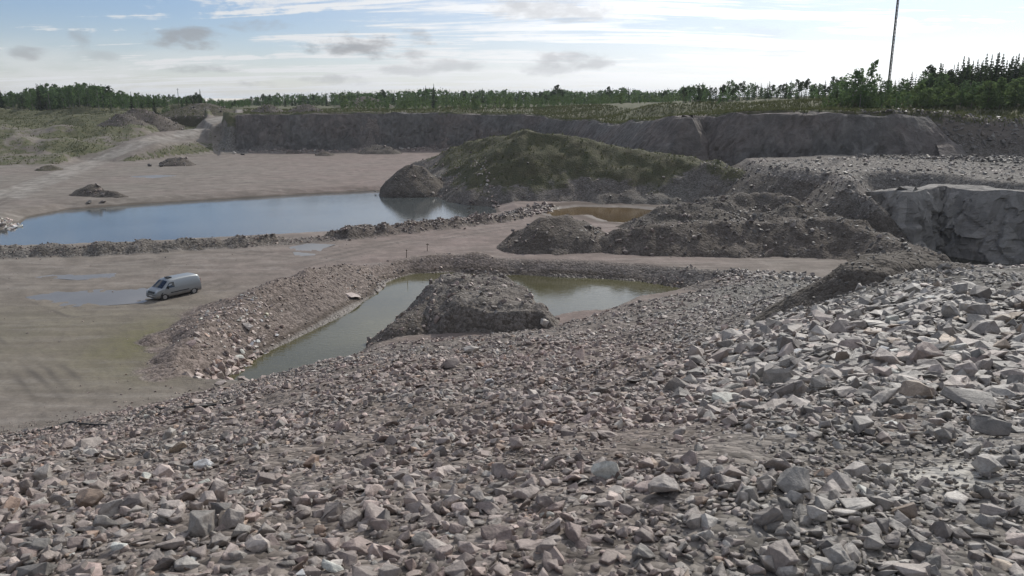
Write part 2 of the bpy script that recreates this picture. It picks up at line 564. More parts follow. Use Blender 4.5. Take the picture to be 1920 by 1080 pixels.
def np_mesh(name, V, F, mats, smooth=False, tint=None, attrs=None, matidx=None):
    """F: (n,3) or (n,4) int array"""
    me = bpy.data.meshes.new(name)
    V = np.ascontiguousarray(V, np.float32)
    F = np.ascontiguousarray(F, np.int32)
    n, k = F.shape
    me.vertices.add(len(V))
    me.vertices.foreach_set('co', V.ravel())
    me.loops.add(n * k)
    me.loops.foreach_set('vertex_index', F.ravel())
    me.polygons.add(n)
    me.polygons.foreach_set('loop_start', np.arange(0, n * k, k, dtype=np.int32))
    try:
        me.polygons.foreach_set('loop_total', np.full(n, k, np.int32))
    except Exception:
        pass
    me.polygons.foreach_set('use_smooth', np.full(n, smooth))
    if matidx is not None:
        me.polygons.foreach_set('material_index', np.ascontiguousarray(matidx, np.int32))
    if tint is not None:
        a = me.attributes.new('tint', 'FLOAT_COLOR', 'POINT')
        c = np.ones((len(V), 4), np.float32)
        c[:, :tint.shape[1]] = tint
        a.data.foreach_set('color', c.ravel())
    for nm, val in (attrs or {}).items():
        a = me.attributes.new(nm, 'FLOAT', 'POINT')
        a.data.foreach_set('value', np.ascontiguousarray(val, np.float32))
    me.update(calc_edges=True)
    me.validate()
    for m in mats:
        me.materials.append(m)
    return me


def obj(name, me, parent=None):
    return link(bpy.data.objects.new(name, me), parent)


def bm_obj(name, bm, mat, parent=None, smooth=False):
    me = bpy.data.meshes.new(name)
    bmesh.ops.recalc_face_normals(bm, faces=bm.faces)
    bm.to_mesh(me)
    bm.free()
    if smooth:
        for p in me.polygons:
            p.use_smooth = True
    for m in (mat if isinstance(mat, (list, tuple)) else [mat]):
        me.materials.append(m)
    return obj(name, me, parent)


# ------------------------------------------------------------------ materials
def newmat(name):
    m = bpy.data.materials.new(name)
    m.use_nodes = True
    m.node_tree.nodes.clear()
    return m, NT(m.node_tree)


def finish(m, t, color, rough=0.9, bump=None, bstr=0.5, bdist=0.1, spec=0.3, **kw):
    p = t.add('ShaderNodeBsdfPrincipled')
    for k_, v in (('Base Color', color), ('Roughness', rough), ('Specular IOR Level', spec), *kw.items()):
        if isinstance(v, bpy.types.NodeSocket):
            t.l.new(v, p.inputs[k_])
        elif k_ in ('Base Color',):
            p.inputs[k_].default_value = (*v, 1)
        else:
            p.inputs[k_].default_value = v
    if bump is not None:
        b = t.add('ShaderNodeBump', inp={'Strength': bstr, 'Distance': bdist, 'Height': bump})
        t.l.new(b.outputs[0], p.inputs['Normal'])
    t.add('ShaderNodeOutputMaterial', inp={'Surface': p.outputs[0]})
    return p


def simple(name, col, rough=0.5, metal=0.0, vary=0.12, scale=6.0, spec=0.4, **kw):
    m, t = newmat(name)
    v = t.add('ShaderNodeTexCoord').outputs['Object']
    n = t.noise(v, scale, 5, 0.6)
    c = t.mix(t.ramp(n, 0.3, 0.7), tuple(x * (1 - vary) for x in col), tuple(min(1, x * (1 + vary)) for x in col))
    finish(m, t, c, rough, spec=spec, **{'Metallic': metal}, **kw)
    return m


def mat_ground():
    """pit floor, rubble and turf, mixed by masks carried on the mesh"""
    m, t = newmat('quarry_ground')
    pos = t.add('ShaderNodeNewGeometry').outputs['Position']
    at = lambda n: t.add('ShaderNodeAttribute', attribute_name=n).outputs['Fac']
    grass, rubble, pink, wet_dark, track, olive = at('grass'), at('rubble'), at('pink'), at('wet_dark'), at('track'), at('olive')
    dust = at('dust')
    big = t.noise(pos, 0.045, 4, 0.55)
    mid = t.noise(pos, 0.35, 5, 0.6, 0.4)
    fine = t.noise(pos, 3.2, 6, 0.65)
    st_ = t.add('ShaderNodeMapping', inp={'Vector': pos, 'Rotation': (0, 0, math.radians(-24)), 'Scale': (0.12, 0.8, 1)}).outputs[0]
    streak = t.noise(st_, 0.9, 4, 0.6, 0.6)
    dirt_g = t.mix(t.ramp(mid, 0.3, 0.72), (0.155, 0.138, 0.114), (0.240, 0.218, 0.186))
    dirt_p = t.mix(t.ramp(mid, 0.3, 0.72), (0.180, 0.137, 0.122), (0.275, 0.207, 0.186))
    dirt = t.mix(t.math('ADD', pink, t.math('MULTIPLY', t.math('SUBTRACT', big, 0.5), 0.9), clamp=True), dirt_g, dirt_p)
    dirt = t.mix(t.math('MULTIPLY', t.ramp(streak, 0.50, 0.66), 0.35), dirt, (0.33, 0.30, 0.27))
    dirt = t.mix(t.math('MULTIPLY', t.ramp(streak, 0.36, 0.48, 1, 0), 0.4), dirt, (0.13, 0.115, 0.098))
    dirt = t.mix(t.math('MULTIPLY', olive, t.ramp(mid, 0.25, 0.7, 0.4, 1.0)), dirt, (0.150, 0.138, 0.072))
    dirt = t.mix(t.math('MULTIPLY', track, 0.75), dirt, (0.105, 0.092, 0.078))
    # rubble: a colour to each stone
    vc = t.add('ShaderNodeTexVoronoi', inp={'Vector': pos, 'Scale': 3.1, 'Randomness': 1.0})
    vc2 = t.add('ShaderNodeTexVoronoi', inp={'Vector': pos, 'Scale': 8.5, 'Randomness': 1.0})
    sv = t.add('ShaderNodeSeparateXYZ', inp={0: vc.outputs['Color']}).outputs[0]
    sv2 = t.add('ShaderNodeSeparateXYZ', inp={0: vc2.outputs['Color']}).outputs[0]
    tone = t.math('ADD', t.math('MULTIPLY', sv, 0.5), t.math('MULTIPLY', sv2, 0.5))
    rub_g = t.mix(t.ramp(tone, 0.15, 0.9), (0.095, 0.089, 0.079), (0.28, 0.265, 0.238))
    rub_p = t.mix(t.ramp(tone, 0.15, 0.9), (0.105, 0.082, 0.068), (0.285, 0.232, 0.202))
    rub = t.mix(t.math('ADD', pink, t.math('MULTIPLY', t.math('SUBTRACT', big, 0.5), 1.2), clamp=True), rub_g, rub_p)
    c = t.mix(t.ramp(t.math('ADD', rubble, t.math('MULTIPLY', t.math('SUBTRACT', mid, 0.5), 0.8)), 0.3, 0.7), dirt, rub)
    g1 = t.mix(t.ramp(t.noise(pos, 0.5, 5, 0.6), 0.3, 0.7), (0.058, 0.072, 0.032), (0.116, 0.114, 0.058))
    g1 = t.mix(t.ramp(fine, 0.4, 0.75, 0, 0.5), g1, (0.17, 0.15, 0.09))
    gm = t.ramp(t.math('ADD', grass, t.math('MULTIPLY', t.math('SUBTRACT', mid, 0.5), 1.3)), 0.35, 0.62)
    c = t.mix(gm, c, g1)
    c = t.mix(t.math('MULTIPLY', t.ramp(fine, 0.3, 0.7, 1, 0), 0.28), c, (0.07, 0.065, 0.058))
    wm = t.ramp(t.math('ADD', wet_dark, t.math('MULTIPLY', t.math('SUBTRACT', mid, 0.5), 0.5)), 0.3, 0.7)
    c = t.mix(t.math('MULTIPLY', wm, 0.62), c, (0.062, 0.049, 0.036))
    c = t.mix(t.ramp(t.math('ADD', dust, t.math('MULTIPLY', t.math('SUBTRACT', mid, 0.5), 0.7)), 0.25, 0.9), c, (0.42, 0.40, 0.36))
    hgt = t.math('ADD', t.math('MULTIPLY', vc.outputs['Distance'], t.math('MULTIPLY', rubble, -0.45)),
                 t.math('ADD', t.math('MULTIPLY', vc2.outputs['Distance'], t.math('MULTIPLY', rubble, -0.18)), t.math('MULTIPLY', fine, 0.12)))
    hgt = t.math('ADD', hgt, t.math('MULTIPLY', mid, 0.25))
    finish(m, t, c, t.math('SUBTRACT', 0.95, t.math('MULTIPLY', t.ramp(wet_dark, 0.78, 1.0), 0.5)), hgt, 0.8, 0.35, 0.25)
    return m


def mat_stone(name, src):
    m, t = newmat(name)
    pos = t.add('ShaderNodeNewGeometry').outputs['Position']
    if src == 'attr':
        base = t.add('ShaderNodeAttribute', attribute_name='tint').outputs['Color']
    else:
        base = t.add('ShaderNodeObjectInfo').outputs['Color']
    n = t.noise(pos, 5.5, 6, 0.65, 0.3)
    n2 = t.noise(pos, 38.0, 4, 0.6)
    v = t.math('ADD', t.ramp(n, 0.3, 0.7, 0.72, 1.2), t.math('MULTIPLY', t.math('SUBTRACT', n2, 0.5), 0.85))
    c = t.mix(1.0, base, t.add('ShaderNodeCombineXYZ', inp={0: v, 1: v, 2: v}).outputs[0], 'MULTIPLY')
    dust = t.ramp(t.noise(pos, 3.0, 5, 0.7), 0.48, 0.68, 0, 0.5)
    c = t.mix(dust, c, (0.22, 0.18, 0.15))
    p = finish(m, t, c, 0.62, t.math('ADD', n, t.math('MULTIPLY', n2, 0.25)), 0.5, 0.06, 0.5)
    bv = t.add('ShaderNodeBevel', samples=3, inp={'Radius': 0.032})
    t.l.new(bv.outputs[0], p.inputs['Normal'].links[0].from_node.inputs['Normal'])
    return m


def mat_rockface():
    m, t = newmat('quarried_rock')
    pos = t.add('ShaderNodeNewGeometry').outputs['Position']
    sm = t.add('ShaderNodeMapping', inp={'Vector': pos, 'Scale': (1, 1, 0.5)}).outputs[0]
    n = t.noise(sm, 0.45, 6, 0.65, 0.8)
    n2 = t.noise(pos, 1.8, 6, 0.65, 0.4)
    vb = t.add('ShaderNodeTexVoronoi', inp={'Vector': t.add('ShaderNodeMapping', inp={'Vector': pos, 'Scale': (0.42, 0.42, 0.30)}).outputs[0], 'Scale': 1.0})
    blk = t.add('ShaderNodeSeparateXYZ', inp={0: vb.outputs['Color']}).outputs[0]
    vo = t.voro(t.add('ShaderNodeMapping', inp={'Vector': pos, 'Scale': (1.0, 1.0, 0.7)}).outputs[0], 1.0)
    big = t.noise(pos, 0.06, 3, 0.5)
    a = t.mix(t.ramp(n, 0.3, 0.7), (0.105, 0.088, 0.078), (0.22, 0.188, 0.168))
    b = t.mix(t.ramp(n, 0.3, 0.7), (0.095, 0.089, 0.081), (0.21, 0.198, 0.182))
    c = t.mix(t.ramp(big, 0.4, 0.6), a, b)
    pale = t.ramp(t.add('ShaderNodeSeparateXYZ', inp={0: pos}).outputs[1], 125.0, 140.0, 1.0, 0.0)   # fresher, paler stone in the near face
    c = t.mix(t.math('MULTIPLY', pale, 0.6), c, (0.44, 0.42, 0.385))
    c = t.mix(t.math('MULTIPLY', blk, 0.6), c, (0.10, 0.094, 0.086))
    c = t.mix(t.ramp(n2, 0.55, 0.8, 0, 0.5), c, (0.29, 0.265, 0.24))
    finish(m, t, c, 0.88, t.math('ADD', t.math('ADD', n, t.math('MULTIPLY', n2, 0.5)), t.math('MULTIPLY', vo, -0.4)), 0.8, 0.7, 0.25)
    return m


def mat_water(name, murk, rough=0.045, wave=0.5, scale=2.2):
    m, t = newmat(name)
    pos = t.add('ShaderNodeNewGeometry').outputs['Position']
    mp = t.add('ShaderNodeMapping', inp={'Vector': pos, 'Rotation': (0, 0, 0.5), 'Scale': (0.6, 1.5, 1)}).outputs[0]
    n = t.noise(mp, scale, 3, 0.5, 0.3)
    n2 = t.noise(pos, 0.06, 3, 0.5)
    c = t.mix(t.ramp(n2, 0.35, 0.65), tuple(x * 0.8 for x in murk), tuple(x * 1.15 for x in murk))
    finish(m, t, c, rough, n, wave, 0.02, 0.5, IOR=1.333)
    return m


def mat_leaf(name, c0, c1, transl=0.35):
    m, t = newmat(name)
    pos = t.add('ShaderNodeNewGeometry').outputs['Position']
    rnd = t.add('ShaderNodeObjectInfo').outputs['Random']
    n = t.noise(pos, 0.9, 4, 0.6)
    f = t.math('ADD', t.math('MULTIPLY', t.ramp(n, 0.3, 0.7), 0.6), t.math('MULTIPLY', rnd, 0.5), clamp=True)
    c = t.mix(f, c0, c1)
    d = t.add('ShaderNodeBsdfDiffuse', inp={'Color': c})
    tr = t.add('ShaderNodeBsdfTranslucent', inp={'Color': t.mix(0.5, c, tuple(x * 1.5 for x in c1))})
    mx = t.add('ShaderNodeMixShader', inp={0: transl, 1: d.outputs[0], 2: tr.outputs[0]})
    t.add('ShaderNodeOutputMaterial', inp={'Surface': mx.outputs[0]})
    return m


M_GROUND = mat_ground()
M_STONE = mat_stone('broken_stone', 'attr')
M_STONE1 = mat_stone('single_stone', 'obj')
M_ROCK = mat_rockface()
M_WNEAR = mat_water('olive_pond_water', (0.085, 0.080, 0.042))
M_WBIG = mat_water('grey_blue_pond_water', (0.075, 0.085, 0.085))
M_WBROWN = mat_water('brown_shallow_water', (0.125, 0.085, 0.040))
M_WPUD = mat_water('puddle_water', (0.185, 0.170, 0.148), 0.28)
M_WTRENCH = mat_water('dark_trench_water', (0.035, 0.032, 0.022))
M_SPRUCE = mat_leaf('spruce_needles', (0.028, 0.046, 0.026), (0.065, 0.090, 0.042), 0.25)
M_BIRCH = mat_leaf('birch_leaves', (0.052, 0.096, 0.042), (0.104, 0.156, 0.066), 0.48)
M_SHRUB = mat_leaf('willow_leaves', (0.058, 0.100, 0.038), (0.112, 0.155, 0.060), 0.48)
M_GRASS = mat_leaf('dry_grass', (0.056, 0.072, 0.030), (0.108, 0.112, 0.052), 0.3)
M_BARK = simple('grey_bark', (0.09, 0.075, 0.06), 0.9)
M_BIRCHBARK = simple('birch_bark', (0.20, 0.19, 0.17), 0.8, vary=0.5, scale=3)

# ------------------------------------------------------------------ the ground sheet
ang = np.concatenate([np.arange(-180, -41, 4.0), np.arange(-40, 40.001, 0.115), np.arange(44, 180, 4.0)])
th = np.radians(ang)
rad = np.concatenate([3.2 * 1.0068 ** np.arange(0, 800), 3.2 * 1.0068 ** 799 * 1.16 ** np.arange(1, 16)])
RR, TT = np.meshgrid(rad, th, indexing='ij')
GX, GY = (RR * np.sin(TT)).ravel(), (RR * np.cos(TT)).ravel()
GZ, gp = ground(GX, GY, True)
nr, na = RR.shape
GZ = GZ + 0.04 * fbm(GX, GY, 0.8, 3, 121)
ia, ja = np.meshgrid(np.arange(nr - 1), np.arange(na), indexing='ij')
jb = (ja + 1) % na
FQ = np.stack([ia * na + ja, ia * na + jb, (ia + 1) * na + jb, (ia + 1) * na + ja], -1).reshape(-1, 4)[:, ::-1]
V = np.c_[GX, GY, GZ]


def ground_masks(X, Y, Z, g):
    px, py = project(X, np.maximum(Y, 1.0), Z)
    n = fbm(X, Y, 12, 4, 131)
    up = g['dout'] > np.maximum(2.0, 0.75 * g['zp'] / np.maximum(g['k'], .05)) * (g['k'] > 0.3) - (g['k'] <= 0.3) * 0
    lowbank = (g['k'] < 0.3) & (g['dout'] > 2)
    grass = np.where(up & (g['k'] > 0.3), 0.72, 0.0)
    grass = np.where(lowbank, 0.62 + 0.25 * n, grass)
    grass = np.where((g['dout'] > 0) & (g['dout'] < 45) & (g['k'] > 2.5) & (X < 30), grass * 0.85, grass)
    grass = grass * sstep(g['rd'], 5.5, 9.5)
    grass = np.where((X > 70) & (Y < 172) & (Z < 14.2), 0.05, grass)
    grass = np.where(g['dout'] > 60, np.maximum(grass, 0.75), grass)
    ist = np.clip(g['ist'], 0, 1)
    rub = np.maximum.reduce([ist, 0.9 * (g['shelf']), np.clip(1 + g['lev'] / 0.25, 0, 1), np.clip(1 + g['bank'] / 0.4, 0, 1) * 0.75,
                             1.0 * ((g['k'] > .4) & (g['dout'] > -9) & (g['dout'] < 8)), 0.8 * (np.abs(g['t_sd']) < 12), 0.75 * sstep(-np.abs(g['n_sd']), -5, -1)])
    rub = np.where(lowbank | up, rub * 0.25, rub)
    pink = 0.20 + 0.55 * sstep(px, 250, 800) * (1 - sstep(px, 1100, 1600)) * (Y > 45)
    pink = np.where(ist > 0.1, 0.62 - 0.5 * sstep(X / np.maximum(Y, 1), 0.12, 0.40) + 0.25 * n, pink)
    pink = np.where((g['k'] < 2) & (g['dout'] > 0), 0.2, pink)
    bk = np.clip(1 + g['bank'] / 0.4, 0, 1) * (px < 950)
    pink = np.maximum(pink, bk * 0.95)
    lv = np.clip(1 + g['lev'] / 0.25, 0, 1)
    wet_dark = np.maximum.reduce([0.34 * ((g['dsh'] < 2) & (g['k'] > 0)), 0.6 * ((g['dsh'] > 1.5) & (g['dsh'] < 22) & (X < 62) & (X > 8) & (Z > 0.6) & (Y > 96)), 0.55 * ((X > 70) & (g['dout'] > -2) & (g['dout'] < 24)), 0.32 * bk, 0.5 * lv, sstep(-g['n_sd'], -1.6, 0), 0.9 * sstep(-g['b_sd'], -1.4, 0), sstep(-g['br_sd'], -8, 0), sstep(-g['t_sd'], -1, 0)])  # wet at the shores; shelf flank's shade is painted in; other terms only darken
    c0 = PZ(252, 640)
    c1 = PZ(300, 690)
    c2 = PZ(90, 620)
    ol = np.exp(-((X - c0[0]) ** 2 + ((Y - c0[1]) * 0.55) ** 2) / 9.0) * 0.9 + np.exp(-((X - c1[0]) ** 2 + (Y - c1[1]) ** 2) / 22.0) * 0.55
    ol += 0.45 * np.exp(-(((X - c2[0]) * 0.6) ** 2 + (Y - c2[1]) ** 2) / 160.0)
    ol = np.where((Y > 35) & (g['dout'] < -40), ol, 0)
    tr = np.zeros_like(X)
    for line, wd in TRACKS:
        d, _ = seg_dist(X, Y, line)
        for off in (0.0,):
            tr = np.maximum(tr, np.exp(-((d - 0.95) / wd) ** 2))
    tr = tr * np.clip(0.6 + 0.8 * fbm(X, Y, 5, 3, 141), 0, 1) * (ist < 0.1)
    dust = 0.95 * np.exp(-(((X - 5.5) / 1.25) ** 2 + ((Y - 9.2) / 0.85) ** 2)) + 0.5 * np.exp(-(((X - 6.9) / 0.9) ** 2 + ((Y - 10.6) / 1.0) ** 2))
    dust = np.maximum(dust, 0.46 * (1 - sstep(g['rd'], 3.0, 7.0)) * (Y > 150))
    return dict(dust=dust, grass=grass, rubble=rub, pink=np.clip(pink, 0, 1), wet_dark=wet_dark, olive=np.clip(ol, 0, 1), track=tr)


TRACKS = [([PZ(a, b) for a, b in s_], 0.24) for s_ in [
    [(60, 670), (110, 710), (150, 745), (200, 785)], [(-30, 640), (60, 700), (110, 760), (130, 800)], [(-30, 520), (150, 590), (260, 575), (375, 556)],
    [(375, 556), (470, 520), (560, 500), (700, 465), (860, 440), (960, 425)], [(380, 540), (520, 500), (640, 470), (850, 430)],
    [(-50, 400), (60, 355), (140, 318), (200, 295)], [(-50, 375), (40, 345), (120, 316), (190, 294)],
    [(280, 345), (420, 343), (560, 340), (700, 338)], [(300, 355), (520, 348), (680, 349)], [(520, 315), (620, 318), (720, 322)],
    [(-20, 500), (120, 500), (260, 490), (420, 470), (560, 480)]]]
TRACKS += [([(p[0] + dx, p[1], p[2]) for p in ROAD], 0.5) for dx in (-2.2, 0.4, 2.6)]
gm_ = ground_masks(GX, GY, GZ, gp)
# close the disc under the camera
V = np.vstack([V, [[0, 0, float(h_tip(np.array([0.]), np.array([0.]))[0])]]])
me = np_mesh('ground', V, FQ, [M_GROUND], True, attrs={k_: np.append(v_, 0.0 if k_ != 'rubble' else 1.0) for k_, v_ in gm_.items()})
bm = bmesh.new()
bm.from_mesh(me)
bm.verts.ensure_lookup_table()
cen = bm.verts[len(V) - 1]
for j in range(na):
    f = bm.faces.new((bm.verts[j], cen, bm.verts[(j + 1) % na]))
    f.smooth = True
bm.to_mesh(me)
bm.free()
go = obj('ground', me)
tag(go, 'pinkish grey quarry floor, stony slopes and grassy rim of the pit', kind='structure')


# ------------------------------------------------------------------ thin haze over the whole place
m, t = newmat('haze_air')
vol = t.add('ShaderNodeVolumePrincipled', inp={'Density': HAZE, 'Color': (0.86, 0.91, 0.97, 1), 'Anisotropy': 0.2})
t.add('ShaderNodeOutputMaterial', inp={'Volume': vol.outputs[0]})
bm = bmesh.new()
bmesh.ops.create_cube(bm, size=1, matrix=Matrix.Translation((0, 0, 36)) @ Matrix.Diagonal((70000, 70000, 92, 1)))
me = bpy.data.meshes.new('haze')
bm.to_mesh(me)
bm.free()
me.materials.append(m)
hz = obj('haze', me)
tag(hz, 'thin pale haze lying over the quarry', kind='stuff')


# ------------------------------------------------------------------ water
def water(name, pts, z, mat, label, grow=2.5):
    p = np.array([q[:2] for q in pts])
    c = p.mean(0)
    # push every corner outward along the outline normal, so the shore is cut by the ground
    n = len(p)
    area = 0.5 * sum(p[i][0] * p[(i + 1) % n][1] - p[(i + 1) % n][0] * p[i][1] for i in range(n))
    sgn = 1 if area > 0 else -1
    out = []
    for i in range(n):
        a, b = p[i - 1], p[(i + 1) % n]
        tdir = (b - a) / (np.linalg.norm(b - a) + 1e-9)
        out.append(p[i] + sgn * np.array([tdir[1], -tdir[0]]) * grow)
    bm = bmesh.new()
    vs = [bm.verts.new((q[0], q[1], z)) for q in out]
    if sgn < 0:
        vs = vs[::-1]
    f = bm.faces.new(vs)
    bmesh.ops.triangulate(bm, faces=[f])
    for f in bm.faces:
        if f.normal.z < 0:
            f.normal_flip()
    me = bpy.data.meshes.new(name)
    bm.to_mesh(me)
    bm.free()
    me.materials.append(mat)
    return tag(obj(name, me), label, kind='structure')


water('pond', NEARP, -1.5, M_WNEAR, 'narrow olive green pond curving round the rocky mound', 2.5)
water('pond', BIGP, -1.0, M_WBIG, 'wide calm pond reflecting blue grey sky behind the stone levee', 2.0)
water('pond', BROWNP, -0.4, M_WBROWN, 'shallow brown water below the grassy mound', 1.5)
water('pond', TRENCH, -1.5, M_WTRENCH, 'dark water at the foot of the right rock face', 2.0)
water('puddle', VANPUD, -0.07, M_WPUD, 'long shallow puddle in front of the van', 0.6)
water('puddle', MIDPUD, -0.07, M_WPUD, 'small puddle on the pit floor between the two ponds', 0.4)
water('puddle', SLIVER, -0.07, M_WPUD, 'thin sliver of water beyond the van', 0.3)
water('puddle', FARPUD, -0.07, M_WPUD, 'bright thin puddle far beyond the wide pond', 0.5)

# ------------------------------------------------------------------ heaps
HEAPS = []


def heap(name, label, fn, box, res, cat='heap', grass=0.0, pink=0.3, rub=1.0, group=None, gfun=None, darken=0.62):
    """fn(X,Y) -> height; box = x0,x1,y0,y1"""
    xs = np.arange(box[0], box[1] + res, res)
    ys = np.arange(box[2], box[3] + res, res)
    X, Y = np.meshgrid(xs, ys, indexing='ij')
    X, Y = X.ravel(), Y.ravel()
    X = X + rng.uniform(-.2, .2, X.shape) * res
    Y = Y + rng.uniform(-.2, .2, X.shape) * res
    Z = fn(X, Y)
    B = ground(X, Y)
    de = np.minimum.reduce([X - box[0], box[1] - X, Y - box[2], box[3] - Y])
    Z = Z - 4.0 * np.maximum(0, 1.8 - de)
    nx, ny = len(xs), len(ys)
    i, j = np.meshgrid(np.arange(nx - 1), np.arange(ny - 1), indexing='ij')
    F = np.stack([i * ny + j, (i + 1) * ny + j, (i + 1) * ny + j + 1, i * ny + j + 1], -1).reshape(-1, 4)
    keep = (Z - B)[F].max(1) > -0.25
    F = F[keep]
    used = np.unique(F)
    mp = np.full(len(X), -1)
    mp[used] = np.arange(len(used))
    F = mp[F]
    X, Y, Z, B = X[used], Y[used], np.maximum(Z, B - 1.2)[used], B[used]
    gr = np.full(X.shape, grass) if gfun is None else gfun(X, Y, Z)
    wet_dark = np.maximum(np.clip((-0.9 - Z) / 0.5, 0, 1) * 0.8, darken)  # wet below the waterline; above it the whole heap is evenly darkened
    me = np_mesh(name, np.c_[X, Y, Z], F, [M_GROUND], True, attrs=dict(grass=gr, rubble=np.full(X.shape, rub), pink=np.full(X.shape, pink), wet_dark=wet_dark, olive=np.zeros(X.shape), track=np.zeros(X.shape)))
    o = obj(name, me)
    tag(o, label, cat, group)
    HEAPS.append((fn, box, o))
    return o


def mk(pts, s, d1=0.0, s1=0.0, rough=0.35, lump=0.4, seed=200, lsize=2.2):
    def fn(X, Y):
        w = fbm(X, Y, 6, 3, seed)
        return ridge(X + fbm(X, Y, 4, 2, seed + 3) * 0.5, Y + fbm(X, Y, 4, 2, seed + 4) * 0.5, pts, s, d1, s1) + rough * w + lump * (lumps(X, Y, lsize, seed + 7) - 0.3) + 0.12 * fbm(X, Y, 1.1, 2, seed + 8)
    return fn


def bx(pts, m):
    a = np.array(pts)
    return (a[:, 0].min() - m, a[:, 0].max() + m, a[:, 1].min() - m, a[:, 1].max() + m)


def ptsY(*l):
    return [PY(*a) for a in l]


# island / promontory in the near pond
isl = ptsY((890, 521, 70.5), (905, 530, 68.5), (905, 560, 64.5), (925, 572, 63.2))
_isl0 = mk(isl, 1.15, 3.9, 0.12, 0.45, 0.7, 210, 2.0)


def isl_fn(X, Y):
    front = -1.2 + 2.6 * (Y - 60.6 + 1.1 * fbm(X, Y * 0.3, 4, 3, 218)) + 0.5 * lumps(X, Y * 0.6, 1.6, 219)
    return np.minimum(_isl0(X, Y), np.where(X > -13, front, 99))


heap('rock_mound', 'rocky mound with a dark broken front face jutting into the olive pond', isl_fn, bx(isl, 12), 0.22, 'mound', 0.12, 0.35, darken=0.45)
isl2 = ptsY((830, 560, 66), (770, 600, 62.5), (715, 642, 60))
heap('rubble_spur', 'low rubble spur falling from the rocky mound to the water', mk(isl2, 0.75, 0.8, 0.1, 0.3, 0.4, 215), bx(isl2, 6), 0.25, 'spur', 0.1, 0.35)
m1 = ptsY((1030, 409, 100), (1060, 405, 101), (1095, 414, 102))
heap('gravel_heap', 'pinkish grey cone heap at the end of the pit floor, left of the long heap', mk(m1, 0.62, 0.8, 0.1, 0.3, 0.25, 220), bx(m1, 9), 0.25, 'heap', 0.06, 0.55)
m2 = ptsY((1165, 430, 99), (1250, 415, 99), (1330, 413, 99), (1450, 412, 99), (1550, 414, 98), (1610, 422, 96), (1680, 447, 90), (1745, 477, 83))
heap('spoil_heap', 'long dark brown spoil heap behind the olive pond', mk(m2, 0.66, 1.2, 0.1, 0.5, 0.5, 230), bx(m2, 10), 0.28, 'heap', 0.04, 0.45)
for kx, (lst, lab) in enumerate([
        ([(1255, 390, 113), (1300, 378, 114), (1330, 385, 112)], 'pointed grey rubble heap just behind the left part of the long spoil heap'),
        ([(1340, 372, 120), (1420, 364, 121), (1480, 374, 118)], 'broad grey rubble heap with pale blocks below the grassy mound'),
        ([(1480, 388, 110), (1540, 396, 108), (1590, 410, 104)], 'low rubble heap behind the right end of the long spoil heap')]):
    pts = ptsY(*lst)
    heap('rubble_heap', lab, mk(pts, 0.5, 0.6, 0.1, 0.5, 0.7, 240 + kx * 9), bx(pts, 11), 0.32, 'heap', 0.12, 0.25)
m3 = ptsY((788, 303, 236), (850, 283, 214), (905, 263, 192), (955, 250, 174), (1000, 246, 165), (1060, 256, 163), (1120, 266, 161), (1200, 281, 158), (1290, 294, 154), (1370, 316, 147), (1430, 345, 138))
M3G = lambda X, Y, Z: np.clip(0.22 + (Z - 2.6) / 5.0 + 0.5 * fbm(X, Y, 9, 3, 251) + 0.25 * sstep(-X, -10, 15), 0, 0.9)
heap('grassy_mound', 'big overgrown spoil mound with green grass on its crest', mk(m3, 0.68, 1.6, 0.12, 0.8, 0.5, 250, 3.0), bx(m3, 26), 0.42, 'mound', 0.5, 0.25, 0.9, gfun=M3G, darken=0.5)
m4 = ptsY((768, 309, 167), (790, 312, 168))
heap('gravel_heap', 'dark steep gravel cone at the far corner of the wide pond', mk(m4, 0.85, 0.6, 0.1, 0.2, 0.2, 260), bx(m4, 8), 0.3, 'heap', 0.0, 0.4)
m5 = ptsY((1618, 490, 35.2), (1655, 474, 36.2), (1710, 474, 37), (1765, 488, 37.5))
heap('gravel_heap', 'fine gravel heap with a dark hollow front at the right edge of the stony slope', mk(m5, 0.92, 1.3, 0.15, 0.2, 0.10, 270, 1.2), bx(m5, 9), 0.13, 'heap', 0.03, 0.2, darken=0.7)
small = [
    ([(163, 344, 157), (172, 345, 157)], 0.75, 6, 'pointed gravel heap on the pit floor beyond the left end of the wide pond', .25),
    ([(196, 357, 154), (222, 363, 153)], 0.6, 6, 'low crumbled heap right of the pointed gravel heap', .25),
    ([(322, 296, 230), (340, 296, 230)], 0.62, 9, 'dark flat topped heap on the far pit floor below the haul road', .45),
    ([(90, 310, 216), (96, 310, 216)], 0.4, 7, 'tiny dark heap on the floor below the grassy left bank', .3),
    ([(225, 214, 305), (240, 215, 305)], 0.55, 10, 'dark gravel heap on top of the left bank beside the haul road', .25),
    ([(250, 204, 318), (272, 205, 318), (292, 213, 315)], 0.55, 12, 'pale lumpy rubble heap left of the top of the haul road', .4),
    ([(360, 195, 345), (378, 193, 345), (400, 196, 345)], 0.35, 18, 'grassy dark heap in front of the distant trees left of the far wall', .2),
    ([(548, 281, 283), (556, 281, 283)], 0.5, 9, 'brownish small heap at the foot of the far wall, left one', .5),
    ([(606, 284, 274), (612, 284, 274)], 0.55, 9, 'small sand coloured heap at the foot of the far wall, middle one', .4),
    ([(696, 273, 284), (712, 272, 284), (732, 276, 282)], 0.55, 10, 'grey double heap at the foot of the far wall, right one', .2),
    ([(497, 197, 310), (505, 196, 310)], 0.5, 10, 'pale little rubble heap on the rim above the far wall, left one', .3),
    ([(562, 197, 312), (578, 196, 312)], 0.5, 10, 'pale rubble heap on the rim above the far wall, right one', .3),
    ([(680, 181, 420), (690, 182, 420), (715, 189, 415)], 0.4, 22, 'far brown stockpile rising in front of the spruce wood', .4)]
